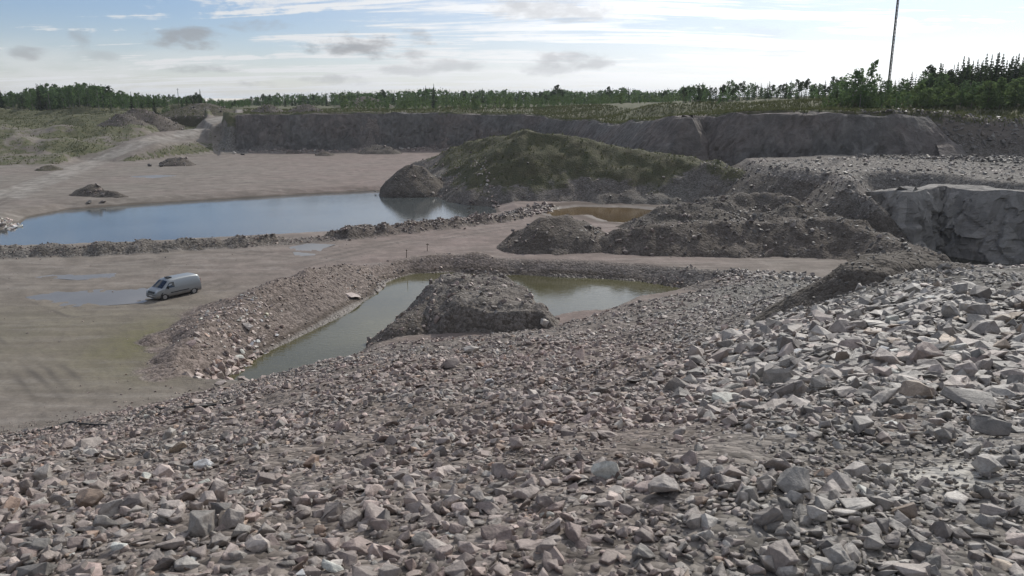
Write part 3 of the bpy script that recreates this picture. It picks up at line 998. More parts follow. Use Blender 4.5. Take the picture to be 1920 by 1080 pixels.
for kx, (lst, s_, mg, lab, pk) in enumerate(small):
    pts = ptsY(*lst)
    far = pts[0][1]
    heap('small_heap', lab, mk(pts, s_, 0.5, 0.1, 0.15, 0.25, 300 + 11 * kx), bx(pts, mg), 0.3 if far < 250 else 0.5, 'heap', 0.55 if 'grassy' in lab else 0.04, pk, 0.8)


def surf(X, Y):
    """top surface: ground or heap"""
    X = np.asarray(X, float)
    Y = np.asarray(Y, float)
    z = ground(X, Y)
    for fn, b, _ in HEAPS:
        m = (X > b[0]) & (X < b[1]) & (Y > b[2]) & (Y < b[3])
        if m.any():
            z[m] = np.maximum(z[m], fn(X[m], Y[m]))
    return z


def sz(x, y):
    return float(surf(np.array([x]), np.array([y]))[0])



# ------------------------------------------------------------------ rock faces
def cellval(x, y, size, seed):
    """one random value per rock block"""
    x, y = np.asarray(x, float) / size, np.asarray(y, float) / size
    ix, iy = np.floor(x), np.floor(y)
    best, val = np.full_like(x, 9.0), np.zeros_like(x)
    for dx in (-1, 0, 1):
        for dy in (-1, 0, 1):
            jx, jy = ix + dx, iy + dy
            d = (x - jx - _h(jx, jy, seed)) ** 2 + (y - jy - _h(jx, jy, seed + 5)) ** 2
            m = d < best
            best, val = np.where(m, d, best), np.where(m, _h(jx, jy, seed + 9) + (x - jx - .5) * (_h(jx, jy, seed + 13) - .5) * 0.8, val)
    return val


def joint(x, y, size, seed):
    """0 on the joints between blocks, 1 inside"""
    x, y = np.asarray(x, float) / size, np.asarray(y, float) / size
    ix, iy = np.floor(x), np.floor(y)
    d1, d2 = np.full_like(x, 9.0), np.full_like(x, 9.0)
    for dx in (-1, 0, 1):
        for dy in (-1, 0, 1):
            jx, jy = ix + dx, iy + dy
            d = np.sqrt((x - jx - _h(jx, jy, seed)) ** 2 + (y - jy - _h(jx, jy, seed + 5)) ** 2)
            d2 = np.where(d < d1, d1, np.minimum(d2, d))
            d1 = np.minimum(d1, d)
    return sstep(d2 - d1, 0.02, 0.16)


def cliff(name, label, top, lean, zbase, rows, amp, seed, block=3.0, lip=2.0, step=0.6):
    top = np.asarray(top, float)
    L = np.r_[0, np.cumsum(np.hypot(np.diff(top[:, 0]), np.diff(top[:, 1])))]
    s_ = np.arange(0, L[-1], step)
    tx, ty, tz = (np.interp(s_, L, top[:, k]) for k in range(3))
    dx, dy = np.gradient(tx), np.gradient(ty)
    ln = np.hypot(dx, dy) + 1e-9
    nx, ny = dy / ln, -dx / ln                         # outward = to the right of the walking direction
    flip = np.sign(np.sum(nx * -tx + ny * -ty))       # faces the pit
    nx, ny = nx * flip, ny * flip
    le = np.full(s_.shape, lean) if np.isscalar(lean) else np.interp(s_, L, lean)
    vs = np.linspace(0, 1, rows)
    V = []
    for v in vs:
        z = zbase + (tz - zbase) * v
        o = (1 - v) * le + 0.5
        zz = np.broadcast_to(z, s_.shape)
        ca = fbm(s_, zz, block * 0.5, 3, seed + 3) * amp * 0.35
        ww = 0.5 * fbm(s_, zz, 2.0, 3, seed + 41)
        q = cellval(s_ + ww, zz * 0.55 + ww, block, seed) * amp * 0.75 + cellval(s_, zz * 0.8 + ww, block * 0.38, seed + 30) * amp * 0.5 + fbm(s_, zz, 0.9, 2, seed + 42) * amp * 0.08 + (vn(s_ / (block * 4), zz / 40, seed + 28) - 0.5) * amp * 1.8
        q = q - (1 - joint(s_ + 0.6 * fbm(s_, zz, 2.5, 3, seed + 40), zz * 0.38, block * 0.8, seed + 2)) * amp * 0.22
        o = o + (ca * 0.5 + q * 0.9) * np.sin(math.pi * min(0.92, 0.12 + v * 0.85))
        V.append(np.c_[tx + nx * o, ty + ny * o, z + (0.55 * fbm(s_, s_ * 0, 5, 3, seed + 11) - 0.5 if v > .97 else 0)])
    V.append(np.c_[tx - nx * lip, ty - ny * lip, tz - 0.3 + 0.4 * fbm(s_, s_ * 0 + 7, 4, 3, seed + 12)])
    V.append(np.c_[tx - nx * (lip + 2), ty - ny * (lip + 2), tz - 2.0])
    n = len(s_)
    m = len(V)
    V = np.vstack(V)
    i, j = np.meshgrid(np.arange(m - 1), np.arange(n - 1), indexing='ij')
    F = np.stack([i * n + j, i * n + j + 1, (i + 1) * n + j + 1, (i + 1) * n + j], -1).reshape(-1, 4)
    if flip < 0:
        F = F[:, ::-1]
    o = obj(name, np_mesh(name, V, F, [M_ROCK], False))
    return tag(o, label, kind='structure')


def rimtop(p0, p1, n):
    out, le = [], []
    for px in np.linspace(p0, p1, n):
        q = qdir(px, 230, 8)
        yb = float(np.interp(q, RQ, RY))
        k = float(np.interp(q, KQ, KV))
        zp = 14.0
        for _ in range(3):
            Yt = yb + zp / k
            zp = float(z_plateau(np.array([q * Yt]), np.array([Yt]))[0])
        out.append((q * Yt, Yt, zp))
        le.append(zp / k)
    return out, le


tp, le = rimtop(449, 1095, 40)
cliff('rock_face', 'long dark vertical quarry wall at the back of the pit', tp, le, -0.6, 24, 1.0, 501, 3.2)
tp, le = rimtop(1085, 1300, 34)
cliff('rock_face', 'dark stepped quarry wall behind the grassy mound joining the back and right walls', tp, [a * 1.5 + 1.5 for a in le], 0.0, 18, 0.9, 511, 3.0)
tp, le = rimtop(1292, 1800, 36)
le = [a + max(0, (i - 24) * 0.9) for i, a in enumerate(le)]
tp = [(p[0], p[1], p[2] - max(0, (i - 30)) * 0.9) for i, p in enumerate(tp)]
cliff('rock_face', 'shaded brownish quarry wall below the grass on the right', tp, le, 0.0, 18, 1.4, 521, 3.0)
tp = [PZ(a, b, z) for a, b, z in [(1590, 352, 5.6), (1640, 353, 6.8), (1705, 352, 7.5), (1765, 342, 7.7), (1850, 351, 7.6), (1920, 356, 7.6), (2200, 374, 7.5), (2480, 372, 7.5)]]
cliff('rock_face', 'pale grey jointed rock face above the dark trench at right', tp, 2.4, -2.4, 40, 2.3, 541, 4.0, 1.5, 0.28)

# ------------------------------------------------------------------ stones
def hull(seed, kind, npts):
    r = np.random.default_rng(seed)
    P = []
    for _ in range(npts):
        d = r.normal(size=3)
        d /= np.abs(d).max() ** 0.75 * np.linalg.norm(d) ** 0.25      # between a ball and a box
        P.append(d * r.uniform(0.8, 1.0))
    P = np.array(P)
    asp = {'block': (1, .78, .62), 'slab': (1, .68, .26), 'chunk': (1, .85, .75), 'shard': (1, .45, .32)}[kind]
    sh = r.uniform(-.25, .25, 2)
    P = P * np.array(asp) * 0.5
    P[:, 0] += P[:, 2] * sh[0]
    P[:, 1] += P[:, 2] * sh[1]
    bm = bmesh.new()
    for p in P:
        bm.verts.new(p)
    bmesh.ops.convex_hull(bm, input=bm.verts)
    for v in [v for v in bm.verts if not v.link_faces]:
        bm.verts.remove(v)
    bmesh.ops.triangulate(bm, faces=bm.faces)
    bmesh.ops.recalc_face_normals(bm, faces=bm.faces)
    bm.verts.index_update()
    Vv = np.array([v.co[:] for v in bm.verts])
    Ff = np.array([[v.index for v in f.verts] for f in bm.faces])
    bm.free()
    return Vv, Ff


KINDS = ['block'] * 7 + ['chunk'] * 5 + ['slab'] * 8 + ['shard'] * 4
TEMPL = [hull(900 + i, k, 13 if i % 2 else 11) for i, k in enumerate(KINDS)]
def roughen(t_, seed):
    """broken faces: split every facet and push the new points about"""
    Vv, Ff = t_
    r = np.random.default_rng(seed)
    V2 = [v for v in Vv]
    mid = {}

    def m_(a, b):
        k = (min(a, b), max(a, b))
        if k not in mid:
            L = np.linalg.norm(Vv[a] - Vv[b])
            V2.append((Vv[a] + Vv[b]) / 2 + r.normal(0, 0.055, 3) * L)
            mid[k] = len(V2) - 1
        return mid[k]
    F2 = []
    for a, b, c in Ff:
        x, y, z = m_(a, b), m_(b, c), m_(c, a)
        F2 += [(a, x, z), (x, b, y), (z, y, c), (x, y, z)]
    return np.array(V2), np.array(F2)


BIGT = [roughen(hull(1900 + i, k, 15), 1950 + i) for i, k in enumerate(KINDS)]
SLABS = [i for i, k in enumerate(KINDS) if k == 'slab']
NONSL = [i for i, k in enumerate(KINDS) if k != 'slab']

POOL = []       # dicts of arrays


def rot_mats(n, tilt, r):
    """random turn about z, then a lean of up to `tilt` radians"""
    yaw = r.uniform(0, 2 * np.pi, n)
    a = r.uniform(0, 2 * np.pi, n)
    tl = np.abs(r.normal(0, 1, n)) * tilt
    cz, sz_ = np.cos(yaw), np.sin(yaw)
    Z = np.zeros((n, 3, 3))
    Z[:, 0, 0], Z[:, 0, 1], Z[:, 1, 0], Z[:, 1, 1], Z[:, 2, 2] = cz, -sz_, sz_, cz, 1
    ax, ay = np.cos(a), np.sin(a)
    c, s_ = np.cos(tl), np.sin(tl)
    K = np.zeros((n, 3, 3))
    K[:, 0, 2], K[:, 1, 2], K[:, 2, 0], K[:, 2, 1] = ay, -ax, -ay, ax
    I = np.eye(3)[None]
    T = I + s_[:, None, None] * K + (1 - c)[:, None, None] * np.einsum('nij,njk->nik', K, K)
    return np.einsum('nij,njk->nik', T, Z)


def stone_tint(X, Y, r, palebias=0.0):
    n = len(X)
    q = X / np.maximum(Y, 1)
    pink = np.clip(0.62 - 0.6 * sstep(q, 0.12, 0.40) + 0.45 * fbm(X, Y, 7, 3, 601) + r.normal(0, 0.25, n), 0, 1)
    val = np.exp(r.normal(-0.08 + palebias, 0.30, n)) * 0.272
    g = np.array([1.02, 0.945, 0.845])
    p = np.array([1.17, 0.885, 0.77])
    c = (g[None] * (1 - pink[:, None]) + p[None] * pink[:, None]) * val[:, None]
    rust = r.random(n) < 0.04
    c[rust] = c[rust] * np.array([1.06, 0.92, 0.78])
    return np.clip(c, 0.06, 0.52)


def pool(X, Y, size, flat, where, tilt=0.55, sink=0.0, palebias=0.0, seed=0, tmpl=None):
    r = np.random.default_rng(4000 + seed)
    n = len(X)
    z = surf(X, Y)
    e = 0.35
    nx_ = (surf(X + e, Y) - surf(X - e, Y)) / (2 * e)
    ny_ = (surf(X, Y + e) - surf(X, Y - e)) / (2 * e)
    isf = r.random(n) < flat
    ti = np.where(isf, r.choice(SLABS, n), r.choice(NONSL, n))
    if tmpl is not None:
        ti = np.full(n, tmpl)
    R = rot_mats(n, np.where(isf, 0.26, tilt), r)
    # lay along the slope
    nn = np.stack([-np.clip(nx_, -1.2, 1.2), -np.clip(ny_, -1.2, 1.2), np.ones(n)], -1)
    nn /= np.linalg.norm(nn, axis=1)[:, None]
    ax = np.stack([-nn[:, 1], nn[:, 0], np.zeros(n)], -1)
    c = nn[:, 2]
    K = np.zeros((n, 3, 3))
    K[:, 0, 2], K[:, 1, 2], K[:, 2, 0], K[:, 2, 1] = ax[:, 1], -ax[:, 0], -ax[:, 1], ax[:, 0]
    A = np.eye(3)[None] + K + np.einsum('nij,njk->nik', K, K) / (1 + c)[:, None, None]
    R = np.einsum('nij,njk->nik', A, R)
    thick = np.array([{'block': .62, 'slab': .26, 'chunk': .75, 'shard': .32}[KINDS[i]] for i in ti]) * size
    P = np.c_[X, Y, z] + nn * (thick * (r.uniform(-0.14, 0.36, n) - sink))[:, None]
    POOL.append(dict(P=P, R=R, s=size, t=ti, c=stone_tint(X, Y, r, palebias), w=np.full(n, WHERE.index(where))))


WHERE = ['slope', 'slab', 'levee', 'bank', 'mound', 'heap', 'wall', 'spit', 'floor']


def wedge(n, r0, r1, a0=-40, a1=40, p=1.0, seed=0):
    r = np.random.default_rng(5000 + seed)
    rr = np.sqrt(r.uniform(r0 * r0, r1 * r1, n)) if p == 1.0 else r.uniform(r0, r1, n)
    a = np.radians(r.uniform(a0, a1, n))
    return rr * np.sin(a), rr * np.cos(a)


def on_tip(X, Y):
    h, g = ground(X, Y, True)
    m = (g['ist'] > 0.15) & (g['n_sd'] > 0.1)
    fn5, b5 = [(f, b) for f, b, o in HEAPS if 'hollow' in o['label']][0]
    i5 = (X > b5[0]) & (X < b5[1]) & (Y > b5[2]) & (Y < b5[3])
    m[i5] &= fn5(X[i5], Y[i5]) < h[i5] + 0.08
    return m


FINE = lambda X, Y: fbm(X, Y, 6, 3, 611) + 0.9 * np.exp(-(((X - 5.6) / 1.5) ** 2 + ((Y - 9.3) / 1.1) ** 2)) + 0.8 * np.exp(-(((X + 5.6) / 1.3) ** 2 + ((Y - 8.2) / 1.0) ** 2))
SLABZ = lambda X, Y: sstep(X / np.maximum(Y, 1), 0.20, 0.36) * sstep(Y, 12.5, 17) * (1 - sstep(Y, 28, 33))
for kb, (s0, s1, r0, r1, dens, a) in enumerate([(.05, .10, 5, 13, 75, 1), (.09, .17, 5, 24, 34, 1), (.15, .30, 5.5, 20, 33, 1), (.17, .31, 20, 48, 12.5, 1), (.26, .44, 6, 22, 4.8, 1), (.26, .48, 22, 84, 2.4, 1), (.42, .75, 9, 84, 0.12, 1), (.20, .36, 40, 84, 2.2, 1)]):
    area = math.radians(80) / 2 * (r1 * r1 - r0 * r0)
    X, Y = wedge(int(area * dens), r0, r1, seed=kb)
    m = on_tip(X, Y)
    f = FINE(X, Y)
    sl = SLABZ(X, Y)
    r = np.random.default_rng(5100 + kb)
    u = r.random(len(X))
    if s0 >= .09:
        m &= u < np.clip(1.15 - 1.5 * np.clip(f - 0.15 - 0.3 * (s0 < .12), 0, 1), 0.05, 1)
    X, Y, sl = X[m], Y[m], sl[m]
    sz_ = s0 * (s1 / s0) ** (np.random.default_rng(5200 + kb).random(len(X)) ** 1.3)
    pool(X, Y, sz_, 0.30 if kb < 6 else 0.45, 'slope', seed=kb)
# the flat slabs on the right shoulder
X, Y = wedge(7000, 12.5, 33, 8, 40, seed=31)
m = on_tip(X, Y) & (np.random.default_rng(31).random(len(X)) < SLABZ(X, Y))
X, Y = X[m], Y[m]
pool(X, Y, 0.30 * (3.0 ** (np.random.default_rng(32).random(len(X)) ** 1.8)), 0.82, 'slab', seed=31, palebias=0.10)


def along(pts, n, spread, seed):
    r = np.random.default_rng(seed)
    p = np.asarray(pts)
    L = np.r_[0, np.cumsum(np.hypot(np.diff(p[:, 0]), np.diff(p[:, 1])))]
    s_ = r.uniform(0, L[-1], n)
    return np.interp(s_, L, p[:, 0]) + r.normal(0, spread, n), np.interp(s_, L, p[:, 1]) + r.normal(0, spread, n)


X, Y = along(LEVEE, 1500, 1.1, 41)
pool(X, Y, 0.30 * 3.4 ** (np.random.default_rng(41).random(len(X)) ** 2), 0.25, 'levee', seed=41, palebias=-0.42)
X, Y = along(BANK, 1900, 2.2, 42)
pool(X, Y, 0.18 * 3.4 ** (np.random.default_rng(42).random(len(X)) ** 2), 0.3, 'bank', seed=42, palebias=-0.12)
BP = [PZ(a, b, .4) for a, b in [(385, 640), (430, 600), (470, 580), (455, 640), (430, 690)]]
X, Y = along(BP, 420, 1.5, 43)
pool(X, Y, 0.28 * 4.2 ** (np.random.default_rng(43).random(len(X)) ** 1.7), 0.4, 'bank', seed=43, palebias=0.42)
X, Y = along(FARBANK, 2200, 1.9, 44)
pool(X, Y, 0.22 * 3.6 ** (np.random.default_rng(44).random(len(X)) ** 2), 0.3, 'bank', seed=44, palebias=-0.15)
SH = NEARP[20:] + NEARP[:2]
X, Y = along(SH, 260, 0.6, 45)
pool(X, Y, 0.2 * 3.5 ** (np.random.default_rng(45).random(len(X)) ** 2), 0.35, 'slope', seed=45)
TOE = [PZ(a, b, 0) for a, b in [(-40, 822), (60, 806), (160, 790), (240, 772), (320, 756), (400, 735), (430, 735), (480, 742), (560, 725), (650, 704)]]
X, Y = along(TOE, 900, 0.8, 46)
pool(X, Y, 0.12 * 4.5 ** (np.random.default_rng(46).random(len(X)) ** 2), 0.35, 'slope', seed=46)
SPIT = [PZ(a, b, -.3) for a, b in [(-60, 412), (0, 414), (40, 420)]]
X, Y = along(SPIT, 110, 1.6, 47)
pool(X, Y, 0.5 * 3.2 ** (np.random.default_rng(47).random(len(X)) ** 1.6), 0.3, 'spit', seed=47, palebias=0.55)
# rubble over the heaps
for k_, (fn, b, o) in enumerate(HEAPS):
    lab = o['label']
    A = (b[1] - b[0]) * (b[3] - b[2])
    near = b[2] < 60
    far = b[2] > 130
    dens = 3.2 if 'mound with' in lab or 'spur' in lab else (11 if 'hollow' in lab else (0.45 if far else 2.0))
    r = np.random.default_rng(5300 + k_)
    n = int(min(A * dens, 14000))
    X, Y = r.uniform(b[0], b[1], n), r.uniform(b[2], b[3], n)
    m = fn(X, Y) > ground(X, Y) + 0.05
    if 'cone' in lab or 'grassy' in lab or 'overgrown' in lab:
        m &= r.random(n) < 0.5
    if 'overgrown' in lab:
        m &= fn(X, Y) < 4.5 + 2 * r.normal(size=n)
    if 'jutting' in lab:
        m &= (fn(X, Y + .4) - fn(X, Y)) < 0.5
    X, Y = X[m], Y[m]
    lo, hi = (0.06, 4.5) if 'hollow' in lab else ((0.13, 5.5) if b[2] < 70 else ((0.22, 4.0) if not far else (0.4, 3.5)))
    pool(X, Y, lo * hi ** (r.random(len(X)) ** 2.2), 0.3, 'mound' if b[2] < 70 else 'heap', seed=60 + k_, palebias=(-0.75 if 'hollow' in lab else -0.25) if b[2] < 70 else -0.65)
# foot of the walls and the broken slope at far right
r = np.random.default_rng(5401)
q = r.uniform(qdir(450, 290), qdir(1000, 290), 900)
d = r.normal(-4.5, 2.2, 900)
Yw = np.interp(q, RQ, RY) + d
pool(q * Yw, Yw, 0.45 * 3.2 ** (r.random(900) ** 2), 0.3, 'wall', seed=90)
q = r.uniform(qdir(1600, 160), qdir(1960, 160), 3600)
d = r.uniform(-8, 22, 3600)
Yw = np.interp(q, RQ, RY) + d
pool(q * Yw, Yw, 0.35 * 3.8 ** (r.random(3600) ** 2.4), 0.35, 'wall', seed=91, palebias=-0.75)
X, Y = r.uniform(42, 110, 3800), r.uniform(98, 152, 3800)
m = poly_sd(X, Y, SHELF) < 2
pool(X[m], Y[m], 0.28 * 3.4 ** (r.random(m.sum()) ** 2.2), 0.35, 'wall', seed=92, palebias=-0.12)
X, Y = r.uniform(20, 62, 3600), r.uniform(98, 150, 3600)
m = (poly_sd(X, Y, SHELF) > -2) & (ground(X, Y) > 0.3)
pool(X[m], Y[m], 0.25 * 3.4 ** (r.random(m.sum()) ** 2.2), 0.35, 'heap', seed=94, palebias=-0.6)
X, Y = wedge(5200, 44, 112, -40, 4, seed=77)
r = np.random.default_rng(5402)
h_, g_ = ground(X, Y, True)
m = (h_ > -0.25) & (h_ < 0.5) & (g_['ist'] < 0.1) & (r.random(len(X)) < np.clip(0.12 + 0.6 * fbm(X, Y, 8, 3, 612), 0.03, 1))
pool(X[m], Y[m], 0.07 * 4.0 ** (r.random(m.sum()) ** 2.5), 0.3, 'floor', seed=95, palebias=-0.1)
FS = [PZ(a, b, -.6) for a, b in [(60, 404), (130, 392), (250, 383), (420, 372), (580, 363), (650, 359), (740, 356), (850, 357), (905, 368), (930, 385)]]
X, Y = along(FS, 260, 0.7, 48)
pool(X, Y, 0.25 * 3.2 ** (np.random.default_rng(48).random(len(X)) ** 2), 0.3, 'floor', seed=93)

ALL = {k_: np.concatenate([p[k_] for p in POOL]) for k_ in POOL[0]}


def hit(px, py):
    """first point of the place seen at a picture position"""
    Yv = np.concatenate([np.arange(5, 120, 0.04), np.arange(120, 420, 0.3)])
    z = CAMZ - Yv * tan_y(py)
    dep = Yv * CP + (CAMZ - z) * SP
    X = (px - 960) / FPX * dep
    s_ = surf(X, Yv)
    w = np.nonzero(z <= s_)[0]
    i = w[0] if len(w) else len(Yv) - 1
    return X[i], Yv[i], s_[i], dep[i]


# ---- stones picked out one by one
NOTABLE = [  # px, py, width in picture, kind, tone, pinkness, yaw, lean x, lean y, label
    (883, 658, 36, 'block', .46, .1, .3, .05, .1, 'pale block lying below the dark front of the rocky mound'),
    (1021, 608, 26, 'chunk', .44, .1, .9, .2, .3, 'pale boulder at the right foot of the rocky mound'),
    (1822, 750, 118, 'slab', .24, .0, -.25, .35, .10, 'long dark wedge shaped slab near the right edge of the stony slope'),
    (1862, 815, 92, 'slab', .17, .0, -.5, .75, .1, 'dark triangular slab tilted on edge at far right'),
    (1492, 916, 84, 'chunk', .25, .0, .2, .1, .1, 'rounded grey boulder left of the pale dusty patch'),
    (1604, 950, 84, 'slab', .40, .0, .2, .12, -.1, 'pale flat slab below the dusty patch at lower right'),
    (1535, 973, 60, 'block', .37, .05, .1, .1, .1, 'pale flat topped block left of the pale slab at lower right'),
    (988, 930, 66, 'block', .29, .6, 1.2, .3, .3, 'pinkish flat topped block standing proud in the middle of the slope'),
    (712, 990, 50, 'block', .27, .9, .1, .1, .1, 'reddish square block at the bottom left of centre'),
    (790, 1022, 48, 'chunk', .22, .0, .4, .2, .5, 'dark grey boulder with a pale broken face at the bottom'),
    (1128, 968, 46, 'shard', .33, .4, 1.3, .5, .8, 'pale pointed stone standing on end right of the pinkish block'),
    (1205, 1045, 62, 'block', .20, .0, .6, .5, .2, 'dark grey angular block near the bottom edge right of centre'),
    (660, 985, 62, 'slab', .21, .4, .9, .9, .2, 'leaning brownish slab beside the reddish square block'),
    (482, 1034, 56, 'chunk', .42, .3, .3, .1, .1, 'pale rounded boulder at the bottom edge left of centre'),
    (200, 985, 62, 'block', .20, .0, .2, .2, .3, 'dark boulder with a deep shadow at lower left'),
    (1140, 815, 56, 'slab', .22, .9, .3, .5, .2, 'reddish brown slab leaning in the middle of the slope'),
    (1845, 1012, 56, 'shard', .12, .0, .1, .1, .1, 'nearly black long stone at the lower right'),
    (1850, 930, 54, 'block', .15, .0, .1, .1, .1, 'dark block beside the whitish slab at right'),
    (1795, 938, 70, 'slab', .52, .0, .6, .2, .1, 'whitish slab sunk in the dusty patch at right'),
    (1715, 708, 74, 'slab', .36, .0, .1, .1, .05, 'broad pale slab at the middle of the flat stones'),
    (1590, 735, 60, 'slab', .30, .3, .2, .15, .05, 'greyish pink flat slab among the flat stones'),
    (1640, 608, 66, 'slab', .44, .0, .1, .05, .1, 'pale flat slab just below the hollow gravel heap'),
    (1840, 590, 66, 'block', .23, .1, .1, .1, .1, 'dark bulky block at the right end of the flat stones'),
    (1720, 625, 60, 'slab', .21, .2, .0, .2, .1, 'dark grey slab right of the pale slab below the gravel heap'),
    (440, 287, 9, 'block', .62, .0, .1, .1, .1, 'small white block at the left end of the far wall'),
    (455, 290, 10, 'block', .07, .0, .1, .1, .1, 'small dark block beside the white one at the far wall'),
    (281, 311, 11, 'chunk', .08, .0, .1, .1, .1, 'dark boulder left of the flat topped heap on the far floor'),
    (303, 312, 9, 'chunk', .09, .0, .5, .1, .1, 'dark boulder at the foot of the flat topped heap on the far floor'),
    (193, 380, 12, 'block', .20, .4, .5, .1, .1, 'brown boulder on the far shore of the wide pond'),
    (166, 381, 12, 'chunk', .14, .0, .2, .1, .1, 'dark boulder on the far shore of the wide pond'),
    (645, 541, 78, 'slab', .36, .75, -.35, .0, .0, 'large flat pinkish slab on the bank above the olive pond'),
    (462, 612, 40, 'shard', .46, .2, -.6, .0, .1, 'long pale beam like stone on the blocky bank near the van'),
    (588, 696, 14, 'slab', .50, .0, .1, .0, .0, 'small pale slab at the near water edge of the olive pond'),
    (655, 676, 26, 'block', .42, .1, .2, .1, .1, 'pale block at the left tip of the slope beside the olive pond'),
    (1290, 236, 14, 'shard', .55, .0, -.6, .1, .1, 'pale long stone on the shoulder of the right wall'),
    (1838, 362, 26, 'slab', .48, .0, .5, .5, .2, 'pale slab on the edge of the right rock face')]
stone_me = {}


def stone_mesh(i):
    if i not in stone_me:
        Vv, Ff = BIGT[i]
        stone_me[i] = np_mesh('stone', Vv, Ff, [M_STONE1], False)
    return stone_me[i]


taken = []
for k_, (px, py, wpx, kd, val, pk, yaw, lx, ly, lab) in enumerate(NOTABLE):
    x, y, z, dep = hit(px, py + wpx * 0.10)
    s_ = wpx * dep / FPX * 0.85
    cand = [i for i, kk in enumerate(KINDS) if kk == kd]
    ti = cand[k_ % len(cand)]
    o = obj('stone', stone_mesh(ti))
    o.scale = (s_, s_, s_)
    o.rotation_euler = (lx, ly, yaw)
    if 'large flat pinkish' in lab:
        o.scale = (s_ * 1.0, s_ * 0.8, s_ * 0.5)
        o.rotation_euler = (-0.12, 0.25, yaw)
    if 'large flat pinkish' in lab:
        z -= 0.16 * s_
    o.location = (x, y + 0.15 * s_, z + s_ * {'slab': .10, 'block': .2, 'chunk': .25, 'shard': .12}[kd])
    if lx > 0.6 or ly > 0.6:
        o.location.z += s_ * 0.15
    g, p = np.array([1.02, 0.945, 0.845]), np.array([1.14, 0.895, 0.79])
    c = (g * (1 - pk) + p * pk) * val
    o.color = (*c, 1)
    tag(o, lab, 'stone')
    taken.append((x, y, s_))

px, py = project(ALL['P'][:, 0], ALL['P'][:, 1], ALL['P'][:, 2])
dep = ALL['P'][:, 1] * CP + (CAMZ - ALL['P'][:, 2]) * SP
app = ALL['s'] / dep * FPX
inside = (px > 8) & (px < 1912) & (py < 1072) & (py > 0) & (ALL['w'] != WHERE.index('wall'))
for (x, y, s_) in taken:                                  # room for the singled out stones
    dd = np.hypot(ALL['P'][:, 0] - x, ALL['P'][:, 1] - y)
    app = np.where((dd < s_ * 0.45) & (ALL['s'] > 0.35 * s_), -1, app)
drop = app < 0
NAMED = []
order = np.argsort(-np.where(inside, app, 0))
n_single = 300 - len(NOTABLE)
single = order[:n_single]
for i in single:
    o = obj('stone', stone_mesh(int(ALL['t'][i])))
    s_ = float(ALL['s'][i])
    o.matrix_world = Matrix.Translation(Vector(ALL['P'][i])) @ Matrix(ALL['R'][i].tolist()).to_4x4() @ Matrix.Scale(s_, 4)
    c = ALL['c'][i]
    o.color = (*c, 1)
    lum = c.mean()
    tone = 'pale' if lum > 0.30 else ('dark' if lum < 0.21 else 'mid')
    hue = 'pinkish' if c[0] > c[2] * 1.30 else 'grey'
    kd = {'block': 'block', 'slab': 'slab', 'chunk': 'chunk', 'shard': 'long stone'}[KINDS[int(ALL['t'][i])]]
    up = abs(ALL['R'][i][2, 2])
    pose = 'lying flat' if up > 0.94 else ('tilted' if up > 0.78 else 'on edge')
    pp, qq = px[i], py[i]
    if ALL['w'][i] in (WHERE.index('slope'), WHERE.index('slab')):
        colm = np.searchsorted([240, 560, 840, 1080, 1360, 1560, 1740], pp)
        row = np.searchsorted([640, 730, 830, 940], qq)
        pl = ['top', 'upper', 'middle', 'lower', 'bottom'][row] + ' ' + ['far left', 'left', 'centre left', 'centre', 'centre right', 'right', 'far right', 'extreme right'][colm] + ' of stony slope'
    else:
        pl = {'levee': 'on the levee of the wide pond', 'bank': 'on the bank of the olive pond', 'mound': 'on a mound beside the slope', 'heap': 'on a spoil heap', 'wall': 'under the wall', 'spit': 'at left end of wide pond', 'floor': 'on the pit floor'}[WHERE[ALL['w'][i]]]
    big_ = 'big' if app[i] > np.quantile(app[single], .66) else ('small' if app[i] < np.quantile(app[single], .33) else 'medium')
    lab = f'{tone} {hue} {big_} {kd} {pose}, {pl}'
    tag(o, lab, 'stone', 'broken stones lying ' + pl)
    NAMED.append((o, pp))

rest = np.ones(len(app), bool)
rest[single] = False
rest &= ~drop


def stuff_stones(name, label, sel):
    Vs, Fs, Cs = [], [], []
    off = 0
    for ti in range(len(TEMPL)):
        ii = np.nonzero(sel & (ALL['t'] == ti))[0]
        if not len(ii):
            continue
        Vv, Ff = TEMPL[ti]
        sc = ALL['s'][ii][:, None, None] * np.array([1, 1, 1])[None, None]
        jit = np.random.default_rng(ti).uniform(0.85, 1.18, (len(ii), 1, 3))
        v = np.einsum('nij,nkj->nki', ALL['R'][ii], Vv[None] * jit) * sc + ALL['P'][ii][:, None]
        Vs.append(v.reshape(-1, 3))
        f = Ff[None] + (np.arange(len(ii)) * len(Vv))[:, None, None] + off
        Fs.append(f.reshape(-1, 3))
        Cs.append(np.repeat(ALL['c'][ii], len(Vv), 0))
        off += len(ii) * len(Vv)
    o = obj(name, np_mesh(name, np.vstack(Vs), np.vstack(Fs), [M_STONE], False, tint=np.vstack(Cs)))
    return tag(o, label, 'rubble', kind='stuff')


W_ = ALL['w']
stuff_stones('rubble', 'countless grey and pinkish broken stones covering the foreground slope', rest & np.isin(W_, [0, 1]))
stuff_stones('rubble', 'smaller broken stones along the levee, pond banks and shores', rest & np.isin(W_, [2, 3, 7, 8]))
stuff_stones('rubble', 'broken stones strewn over the mounds and spoil heaps', rest & np.isin(W_, [4, 5]))
stuff_stones('rubble', 'broken stones fallen below the quarry walls', rest & (W_ == 6))
print('STONES', len(app), 'singles', len(single), 'smallest single px', app[single].min())


ORD = ['leftmost', 'second from left', 'third from left', 'fourth from left', 'fifth from left', 'sixth from left', 'seventh from left', 'eighth from left', 'ninth from left']


